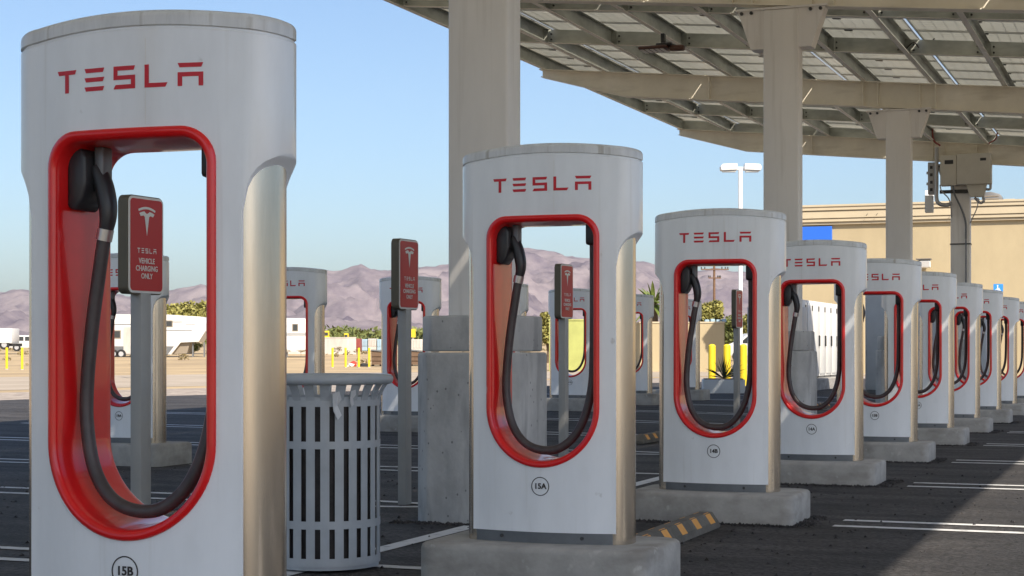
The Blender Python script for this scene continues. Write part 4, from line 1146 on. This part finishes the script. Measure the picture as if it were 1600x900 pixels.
# dumpsters
def dumpster(px0, px1, py0, py1, Y, lab, m='box_brown'):
    x0, x1 = at(px0, Y), at(px1, Y); z0, z1 = zt(py1, Y), zt(py0, Y)
    th = thing('dumpster', lab, 'dumpster', ((x0+x1)/2, Y, z0)); hw = (x1-x0)/2; h = z1-z0
    bm = bmesh.new(); prism(bm, [(-hw*.92, .12), (hw*.92, .12), (hw, h*.86), (-hw, h*.92)], 'y', 0, 1.6, bev=.02); finish(bm, 'bin', m, th)
    bm = bmesh.new(); prism(bm, [(-hw*1.03, h*.93), (hw*1.03, h*.87), (hw*1.03, h*.93), (-hw*1.03, h)], 'y', -.06, 1.66); finish(bm, 'lid', 'rv_grey', th)
    bm = bmesh.new()
    for q in (.35, .6): box(bm, -hw*.97, hw*.97, -.05, -.001, h*q, h*q+.07)
    finish(bm, 'rail', m, th)
    for q in (-.75, .75):
        bm = bmesh.new(); box(bm, hw*q-.08, hw*q+.08, .1, .3, -.2, .12); finish(bm, 'wheel', 'tyre', th)
dumpster(580, 597, 546, 573, 100, 'brown dumpster behind the fourth thin yellow post')
dumpster(640, 660, 546, 573, 101, 'brown dumpster seen through post 18A, beside the pedestal', 'box_brown')
# debris
def blob(name, lab, cat, px, py, Y, sc, m, n=9):
    bm = bmesh.new(); random.seed(hash(lab) % 1000 if False else len(lab))
    bmesh.ops.create_icosphere(bm, subdivisions=2, radius=1)
    for v in bm.verts: v.co *= random.uniform(.7, 1.15); v.co.x *= sc[0]; v.co.y *= sc[1]; v.co.z *= sc[2]
    o = finish(bm, name, m); o.location = (at(px, Y), Y, zt(py, Y)); tag(o, lab, cat); return o
blob('rubble_heap', 'small heap of red and white debris between the yellow posts', 'debris', 552, 569, 98, (.24, .2, .20), 'red_cloth')
blob('rubble_heap', 'pale stone beside the red debris', 'stone', 548, 571, 97.5, (.25, .2, .12), 'sign_white')
blob('tyre_pile', 'dark pile of scrap by the fourth yellow post', 'scrap', 569, 572, 98, (.35, .3, .18), 'tyre')
# big yellow board
def board(px0, px1, py0, py1, Y, lab):
    x0, x1 = at(px0, Y), at(px1, Y); z0, z1 = zt(py1, Y), zt(py0, Y)
    th = thing('billboard', lab, 'billboard', ((x0+x1)/2, Y, gz(x0, Y))); g = gz(x0, Y); hw = (x1-x0)/2
    bm = bmesh.new(); box(bm, -hw, hw, 0, .3, z0-g, z1-g); finish(bm, 'panel', 'yellow', th)
    for q in (-.7, .7):
        bm = bmesh.new(); box(bm, hw*q-.1, hw*q+.1, .1, .3, -.3, z0-g); finish(bm, 'post', 'post_grey', th)
board(624, 649, 514, 527, 230, 'plain yellow billboard far behind post 18A')
# yellow machine
def machine(px, py0, py1, Y, lab):
    x = at(px, Y); g = gz(x, Y); z1 = zt(py0, Y)-g
    th = thing('digger', lab, 'digger', (x, Y, g))
    bm = bmesh.new(); box(bm, -.38, .38, -.6, .6, .8, z1*.7, .08); finish(bm, 'body', 'yellow', th)
    bm = bmesh.new(); box(bm, -.2, .25, -.5, .5, z1*.7, z1, .05); finish(bm, 'cab', 'yellow', th)
    bm = bmesh.new(); box(bm, -.15, .20, -.505, -.5, z1*.75, z1*.92); finish(bm, 'window', 'glass_dark', th)
    for q in (-.3, .3):
        bm = bmesh.new(); prism(bm, [(q+.5*math.cos(a*math.pi/6), .5+.5*math.sin(a*math.pi/6)) for a in range(12)], 'y', -.75, -.45); finish(bm, 'wheel', 'tyre', th)
machine(510.5, 517, 530, 178, 'small yellow digger behind the white fence at left'); machine(541, 521, 530, 184, 'yellow digger under the palms behind the white fence')
# ------------------------------------------------------------------ trailers and vehicles
def wheel(th, x, y, z, r, wd=.22):
    bm = bmesh.new(); prism(bm, [(x+r*math.cos(a*math.pi/10), z+r*math.sin(a*math.pi/10)) for a in range(20)], 'y', y-wd/2, y+wd/2); w = finish(bm, 'wheel', 'tyre', th, 40)
    bm = bmesh.new(); prism(bm, [(x+r*.55*math.cos(a*math.pi/8), z+r*.55*math.sin(a*math.pi/8)) for a in range(16)], 'y', y-wd/2-.02, y-wd/2-.001); finish(bm, 'rim', 'hub', w, 40)
def fifth_wheel():
    Y = 134.0; m = Y/2600
    xr = at(321, Y); xl = at(118, Y); g = zt(560, Y)
    th = thing('travel_trailer', 'white fifth wheel travel trailer with raised nose in the desert lot', 'trailer', (xl, Y, g))
    L_ = xr-xl; H = (560-490)*m
    def X(px): return (px-118)*m
    def Z(py): return (560-py)*m
    pr = [(0, Z(554)), (X(268), Z(554)), (X(282), Z(534.5)), (L_-.55, Z(534.5)), (L_, Z(517)), (L_-.02, Z(505)), (L_-.35, Z(495)), (L_-1.2, Z(494)), (X(262), Z(491.5)), (0, Z(491))]
    bm = bmesh.new(); prism(bm, pr, 'y', 0, 2.4, bev=.03); bd = finish(bm, 'body', 'rv_white', th, 30)
    bm = bmesh.new(); prism(bm, [(0.05, Z(554)), (X(262), Z(554)), (X(272), Z(541)), (.05, Z(541))], 'y', -.012, -.001); finish(bm, 'skirt', 'rv_grey', bd)
    bm = bmesh.new(); prism(bm, [(X(268), Z(553.5)), (X(291), Z(552)), (X(296), Z(535)), (X(267), Z(535))], 'y', .3, 2.1); finish(bm, 'nose_panel', 'rv_tan', bd)
    for (a, b, c, d) in ((175, 189, 516, 529), (258, 270, 500.5, 511), (140, 156, 512, 526)):
        bm = bmesh.new(); box(bm, X(a), X(b), -.03, -.001, Z(d), Z(c), .01); w = finish(bm, 'window', 'rv_tan', bd)
        bm = bmesh.new(); box(bm, X(a)+.07, X(b)-.07, -.04, -.031, Z(d)+.07, Z(c)-.07); finish(bm, 'pane', 'glass_dark', w)
    bm = bmesh.new(); box(bm, X(198), X(204), -.03, -.001, Z(553), Z(511), .01); box(bm, X(193), X(198), -.03, -.001, Z(553), Z(511), .01); finish(bm, 'door', 'fence_white', bd)
    bm = bmesh.new()
    for (a, b, y0) in ((260, 285, 503), (290, 305, 507.5), (232, 300, 516), (170, 220, 507)): box(bm, X(a), X(b), -.016, -.001, Z(y0)-.03, Z(y0)+.03)
    finish(bm, 'trim_line', 'rv_grey', bd)
    for px in (178, 190): wheel(th, X(px), -.06, .36, .36)
    for px in (300, 318):
        bm = bmesh.new(); box(bm, X(px)-.06, X(px)+.06, .3, .42, -.05, Z(535)); finish(bm, 'jack', 'rv_grey', th)
    bm = bmesh.new(); box(bm, X(150), X(164), .3, 1.1, Z(491), Z(486), .05); finish(bm, 'roof_unit', 'rv_white', th)
def trailer2():
    Y = 132.0; m = Y/2600; g = zt(558, Y)
    th = thing('travel_trailer', 'white travel trailer with small square window, seen through post 18B', 'trailer', (at(385, Y), Y, g))
    def X(px): return (px-385)*m
    def Z(py): return (558-py)*m
    bm = bmesh.new(); prism(bm, [(0, Z(550)), (X(466), Z(550)), (X(489), Z(543)), (X(492), Z(510)), (X(486), Z(498)), (0, Z(495.5))], 'y', 0, 2.3, bev=.03); bd = finish(bm, 'body', 'rv_white', th, 30)
    for a, b, c, d in ((456.5, 466, 506, 517.5), (436, 448, 508, 511), (405, 418, 506, 518)):
        bm = bmesh.new(); box(bm, X(a), X(b), -.03, -.001, Z(d), Z(c)); w = finish(bm, 'window', 'rv_tan', bd)
        bm = bmesh.new(); box(bm, X(a)+.07, X(b)-.07, -.04, -.031, Z(d)+.05, Z(c)-.05); finish(bm, 'pane', 'glass_dark', w)
    bm = bmesh.new(); box(bm, X(387), X(485), -.016, -.001, Z(524), Z(522.5)); box(bm, X(387), X(485), -.016, -.001, Z(521), Z(520)); finish(bm, 'trim_line', 'rv_grey', bd)
    for px in (405, 417): wheel(th, X(px), -.06, .36, .36)
    bm = bmesh.new(); box(bm, X(447), X(449), .2, .3, -.1, Z(550)); finish(bm, 'jack', 'rv_grey', th)
fifth_wheel(); trailer2()
def car(name, lab, cat, px0, px1, py0, py1, Y, m, prof, wins, wh=(.2, .8), r=.36, rz=0, dep=1.8):
    x0, x1 = at(px0, Y), at(px1, Y); g = zt(py1, Y); L_ = x1-x0; H = zt(py0, Y)-g
    th = thing(name, lab, cat, (x0, Y, g), rz)
    bm = bmesh.new(); prism(bm, [(a*L_, b*H) for a, b in prof], 'y', 0, dep, bev=.05); bd = finish(bm, 'body', m, th, 35)
    for w in wins:
        bm = bmesh.new(); prism(bm, [(a*L_, b*H) for a, b in w], 'y', -.012, .02); finish(bm, 'window', 'glass_dark', bd)
    for q in wh: wheel(th, q*L_, .06, r, r)
    bm = bmesh.new(); box(bm, L_*.965, L_*1.0+.03, .15, .45, H*.42, H*.52); finish(bm, 'headlight', 'sign_white', th)
    return th
PU = [(0, .22), (.97, .22), (1, .30), (1, .55), (.72, .60), (.62, .95), (.56, 1), (.32, 1), (.29, .62), (0, .60)]
SU = [(0, .22), (.98, .22), (1, .35), (.98, .58), (.78, .62), (.66, .96), (.60, 1), (.08, 1), (.01, .64)]
car('pickup_truck', 'white pickup truck parked at far left behind the thin yellow posts', 'pickup', 14, 90, 524, 549, 170, 'rv_white', SU,
    [[(.10, .66), (.30, .66), (.30, .92), (.12, .92)], [(.33, .66), (.50, .66), (.50, .92), (.33, .92)], [(.53, .66), (.72, .66), (.63, .92), (.53, .92)]], (.16, .84), .40)
def box_truck():
    Y = 150; m = Y/2600; g = zt(546, Y); th = thing('box_truck', 'white box truck at the far left edge', 'truck', (at(-30, Y), Y, g))
    def X(px): return (px+30)*m
    def Z(py): return (546-py)*m
    bm = bmesh.new(); box(bm, 0, X(18.5), 0, 2.3, Z(536), Z(513), .04); finish(bm, 'box', 'rv_white', th, 30)
    bm = bmesh.new(); box(bm, 0, X(24), .2, 2.1, Z(541), Z(536.5)); finish(bm, 'chassis', 'tyre', th)
    for px in (-20, 6): wheel(th, X(px), .2, .42, .44)
box_truck()
car('parked_suv', 'white SUV parked behind the thick yellow bollards', 'SUV', 1133, 1258, 521, 566, 95, 'rv_white', [(0, .22), (.98, .22), (1, .35), (.98, .58), (.95, .62), (.90, .96), (.86, 1), (.28, 1), (.14, .64), (.0, .56)],
    [[(.18, .66), (.34, .66), (.34, .92), (.29, .92)], [(.37, .66), (.58, .66), (.58, .92), (.37, .92)], [(.61, .66), (.85, .66), (.83, .92), (.61, .92)]], (.17, .82), .36)
# ------------------------------------------------------------------ utility pole
def utility():
    Y = 180.0; x = at(1116, Y); g = gz(x, Y); top = zt(415, Y)-g; m = Y/2600
    th = thing('utility_pole', 'wooden utility pole with two crossarms seen through post 14B', 'utility pole', (x, Y, g), 0)
    bm = bmesh.new(); tube(bm, [(0, 0, -.5), (0, 0, top)], [.17, .12], 10); finish(bm, 'pole', 'wood', th, 50)
    for py, a, b in ((421, 21, 22.5), (434.5, 9, 10)):
        z = zt(py, Y)-g
        bm = bmesh.new(); box(bm, -a*m, b*m, -.2, -.05, z-.06, z+.06); arm = finish(bm, 'crossarm', 'wood', th)
        for q in (-.95, -.7, .55, .8, .98):
            bm = bmesh.new(); lathe(bm, [(.05, 0), (.08, .05), (.05, .12), (.08, .17), (.03, .22)], 8, cx=q*b*m*.95, cy=-.12); o = finish(bm, 'insulator', 'bolt_dark', arm); o.location.z = z+.06
utility()
# ------------------------------------------------------------------ vegetation
def crown(clumps, n, leaf, seed, droop=0):
    random.seed(seed); bm = bmesh.new()
    for (cx, cy, cz, rx, ry, rz) in clumps:
        for k in range(n):
            d = Vector((random.gauss(0, 1), random.gauss(0, 1), random.gauss(0, 1))).normalized()*random.random()**.42
            c = Vector((cx+d.x*rx, cy+d.y*ry, cz+d.z*rz)); s_ = leaf*random.uniform(.6, 1.5)
            a = Vector((random.gauss(0, 1), random.gauss(0, 1), random.gauss(0, 1))).normalized(); b = a.cross(Vector((random.gauss(0, 1), random.gauss(0, 1), random.gauss(0, 1)))).normalized()
            v = [bm.verts.new(c+a*s_), bm.verts.new(c+b*s_*.6), bm.verts.new(c-a*s_), bm.verts.new(c-b*s_*.6)]; bm.faces.new(v)
    return bm
def tree(px, Y, py_top, wpx, lab, seed, m='leaf_yellow', n=260, ncl=9, cat='tree', name='desert_tree', basez=None):
    x = at(px, Y); g = gz(x, Y) if basez is None else basez; H = zt(py_top, Y)-g; hw = wpx*Y/2600/2
    th = thing(name, lab, cat, (x, Y, g)); random.seed(seed)
    cl = []
    for k in range(ncl):
        f = random.uniform(.42, .86); sp_ = math.sin(math.pi*min(1, f))**.5
        cl.append((random.uniform(-hw, hw)*.72*sp_, random.uniform(-hw, hw)*.5, H*f, hw*.36, hw*.36, H*.16))
    cl.append((random.uniform(-.2, .2)*hw, 0, H*.84, hw*.4, hw*.4, H*.15))
    finish(crown(cl, n, H*.035, seed+1), 'crown', m, th)
    bm = bmesh.new(); tube(bm, [(0, 0, -.2), (.03*hw, 0, H*.2), (-.05*hw, 0, H*.45)], [H*.035, H*.026, H*.015], 8)
    for c in cl[:6]: tube(bm, [(0, 0, H*.22), (c[0]*.5, c[1]*.5, (c[2]+H*.22)/2), (c[0], c[1], c[2])], [H*.016, H*.011, H*.004], 6)
    finish(bm, 'trunk', 'bark', th, 50)
tree(300, 152, 469, 95, 'yellow green tree behind the nose of the travel trailer', 11, n=420, ncl=14)
tree(262, 156, 474, 50, 'smaller yellow green tree above the roof of the travel trailer', 12, n=300)
tree(1112, 120, 468, 52, 'loose yellow green tree beside the utility pole', 13, n=300, ncl=12)
tree(1150, 118, 492, 66, 'low green tree between the utility pole and the lamp post', 14, m='leaf_green', n=300, ncl=10)
tree(1186, 116, 488, 60, 'yellow green tree behind the white SUV', 15, n=260)
tree(856, 110, 486, 44, 'yellow green tree at the left end of the green wall', 16, n=260)
tree(1085, 118, 500, 40, 'low yellow bush tree behind the tan wall', 17, n=200)
tree(302, 136.5, 533, 38, 'green bush under the raised nose of the travel trailer', 18, m='leaf_green', n=160, name='desert_bush', cat='bush', basez=zt(558, 136.5))
for i, (px, py, w, lab) in enumerate(((446, 545, 16, 'dry bush beside the second travel trailer'), (528, 541, 22, 'dry bush in front of the white fence, left'), (558, 545, 14, 'small dry bush in front of the white fence, right'),
                                     (470, 546, 26, 'dry bush under the end of the second travel trailer'))):
    tree(px, 126-i, py, w, lab, 30+i, m='scrub', n=110, ncl=5, name='dry_bush', cat='bush', basez=zt(554, 126-i))
def palm(px, Y, py_top, lab, seed, fl=1.8, base=None):
    x = at(px, Y); g = gz(x, Y); H = zt(py_top, Y)-g; th = thing('palm_tree', lab, 'palm tree', (x, Y, g)); random.seed(seed)
    bm = bmesh.new(); tube(bm, [(0, 0, -.2), (.1, 0, H*.5), (0, 0, H-fl*.45)], [.22, .17, .16], 8); finish(bm, 'trunk', 'bark', th, 50)
    bm = bmesh.new()
    for k in range(34):
        a = random.uniform(0, 2*math.pi); e = random.uniform(R(-35), R(80)); L_ = fl*random.uniform(.75, 1.1)
        c0 = Vector((0, 0, H-fl*.5)); prev = None
        side = Vector((-math.sin(a), math.cos(a), 0))
        for q in range(6):
            t = q/5; p = c0+Vector((math.cos(a)*math.cos(e), math.sin(a)*math.cos(e), math.sin(e)))*L_*t+Vector((0, 0, -.55*fl*t*t*.6))
            wd = fl*.11*math.sin(math.pi*min(1, t*.85+.12))
            cur = (bm.verts.new(p+side*wd*.6+Vector((0, 0, -wd*.5))), bm.verts.new(p), bm.verts.new(p-side*wd*.6+Vector((0, 0, -wd*.5))))
            if prev: bm.faces.new((prev[0], prev[1], cur[1], cur[0])); bm.faces.new((prev[1], prev[2], cur[2], cur[1]))
            prev = cur
    finish(bm, 'crown', 'leaf_palm', th)
for i, (px, py, lab) in enumerate(((518.5, 511, 'leftmost small palm on the far treeline'), (540, 508.5, 'tallest of the far palms, above the yellow digger'), (548.5, 511.5, 'far palm just right of the tallest one'), (553.5, 510.5, 'rightmost of the far palms'), (656, 515, 'far palm beside the yellow billboard'))):
    palm(px, 300+i*4, py, lab, 50+i, 1.5)
palm(1021, 90, 450, 'green palm between posts 15A and 14B', 60, 1.7)
# far treeline, one mass
cl = []
random.seed(77)
for k in range(150):
    px = random.uniform(330, 720); Y = random.uniform(235, 330); x = at(px, Y); g = gz(x, Y)
    cl.append((x, Y, g+1.0, random.uniform(2, 4), 2, random.uniform(.8, 2.0)))
o = finish(crown(cl, 60, .45, 78), 'treeline', 'leaf_green'); o['kind'] = 'stuff'; tag(o, 'distant low line of green trees at the foot of the mountains', 'trees')
# low desert scrub scattered
cl = []
for k in range(160):
    Y = random.uniform(95, 260); px = random.uniform(-60, 900); x = at(px, Y); cl.append((x, Y, gz(x, Y)+.1, random.uniform(.2, .6), .3, random.uniform(.1, .3)))
o = finish(crown(cl, 30, .10, 79), 'desert_scrub', 'scrub'); o['kind'] = 'stuff'; tag(o, 'dry low scrub scattered over the sandy ground', 'scrub')

# ------------------------------------------------------------------ air
bm = bmesh.new(); box(bm, -9800, 9800, -500, 9800, -80, 1500)
hz = finish(bm, 'haze', 'white_flat'); hz['kind'] = 'stuff'; tag(hz, 'thin desert haze in the air over the whole scene', 'haze')
hm = bpy.data.materials.new('haze'); hm.use_nodes = True; nt = hm.node_tree; nt.nodes.clear()
ho = nt.nodes.new('ShaderNodeOutputMaterial'); hv = nt.nodes.new('ShaderNodeVolumePrincipled')
hv.inputs['Color'].default_value = (.86, .94, 1, 1); hv.inputs['Density'].default_value = 1.6e-5; hv.inputs['Anisotropy'].default_value = 0.0
nt.links.new(hv.outputs[0], ho.inputs['Volume']); hz.data.materials.clear(); hz.data.materials.append(hm)
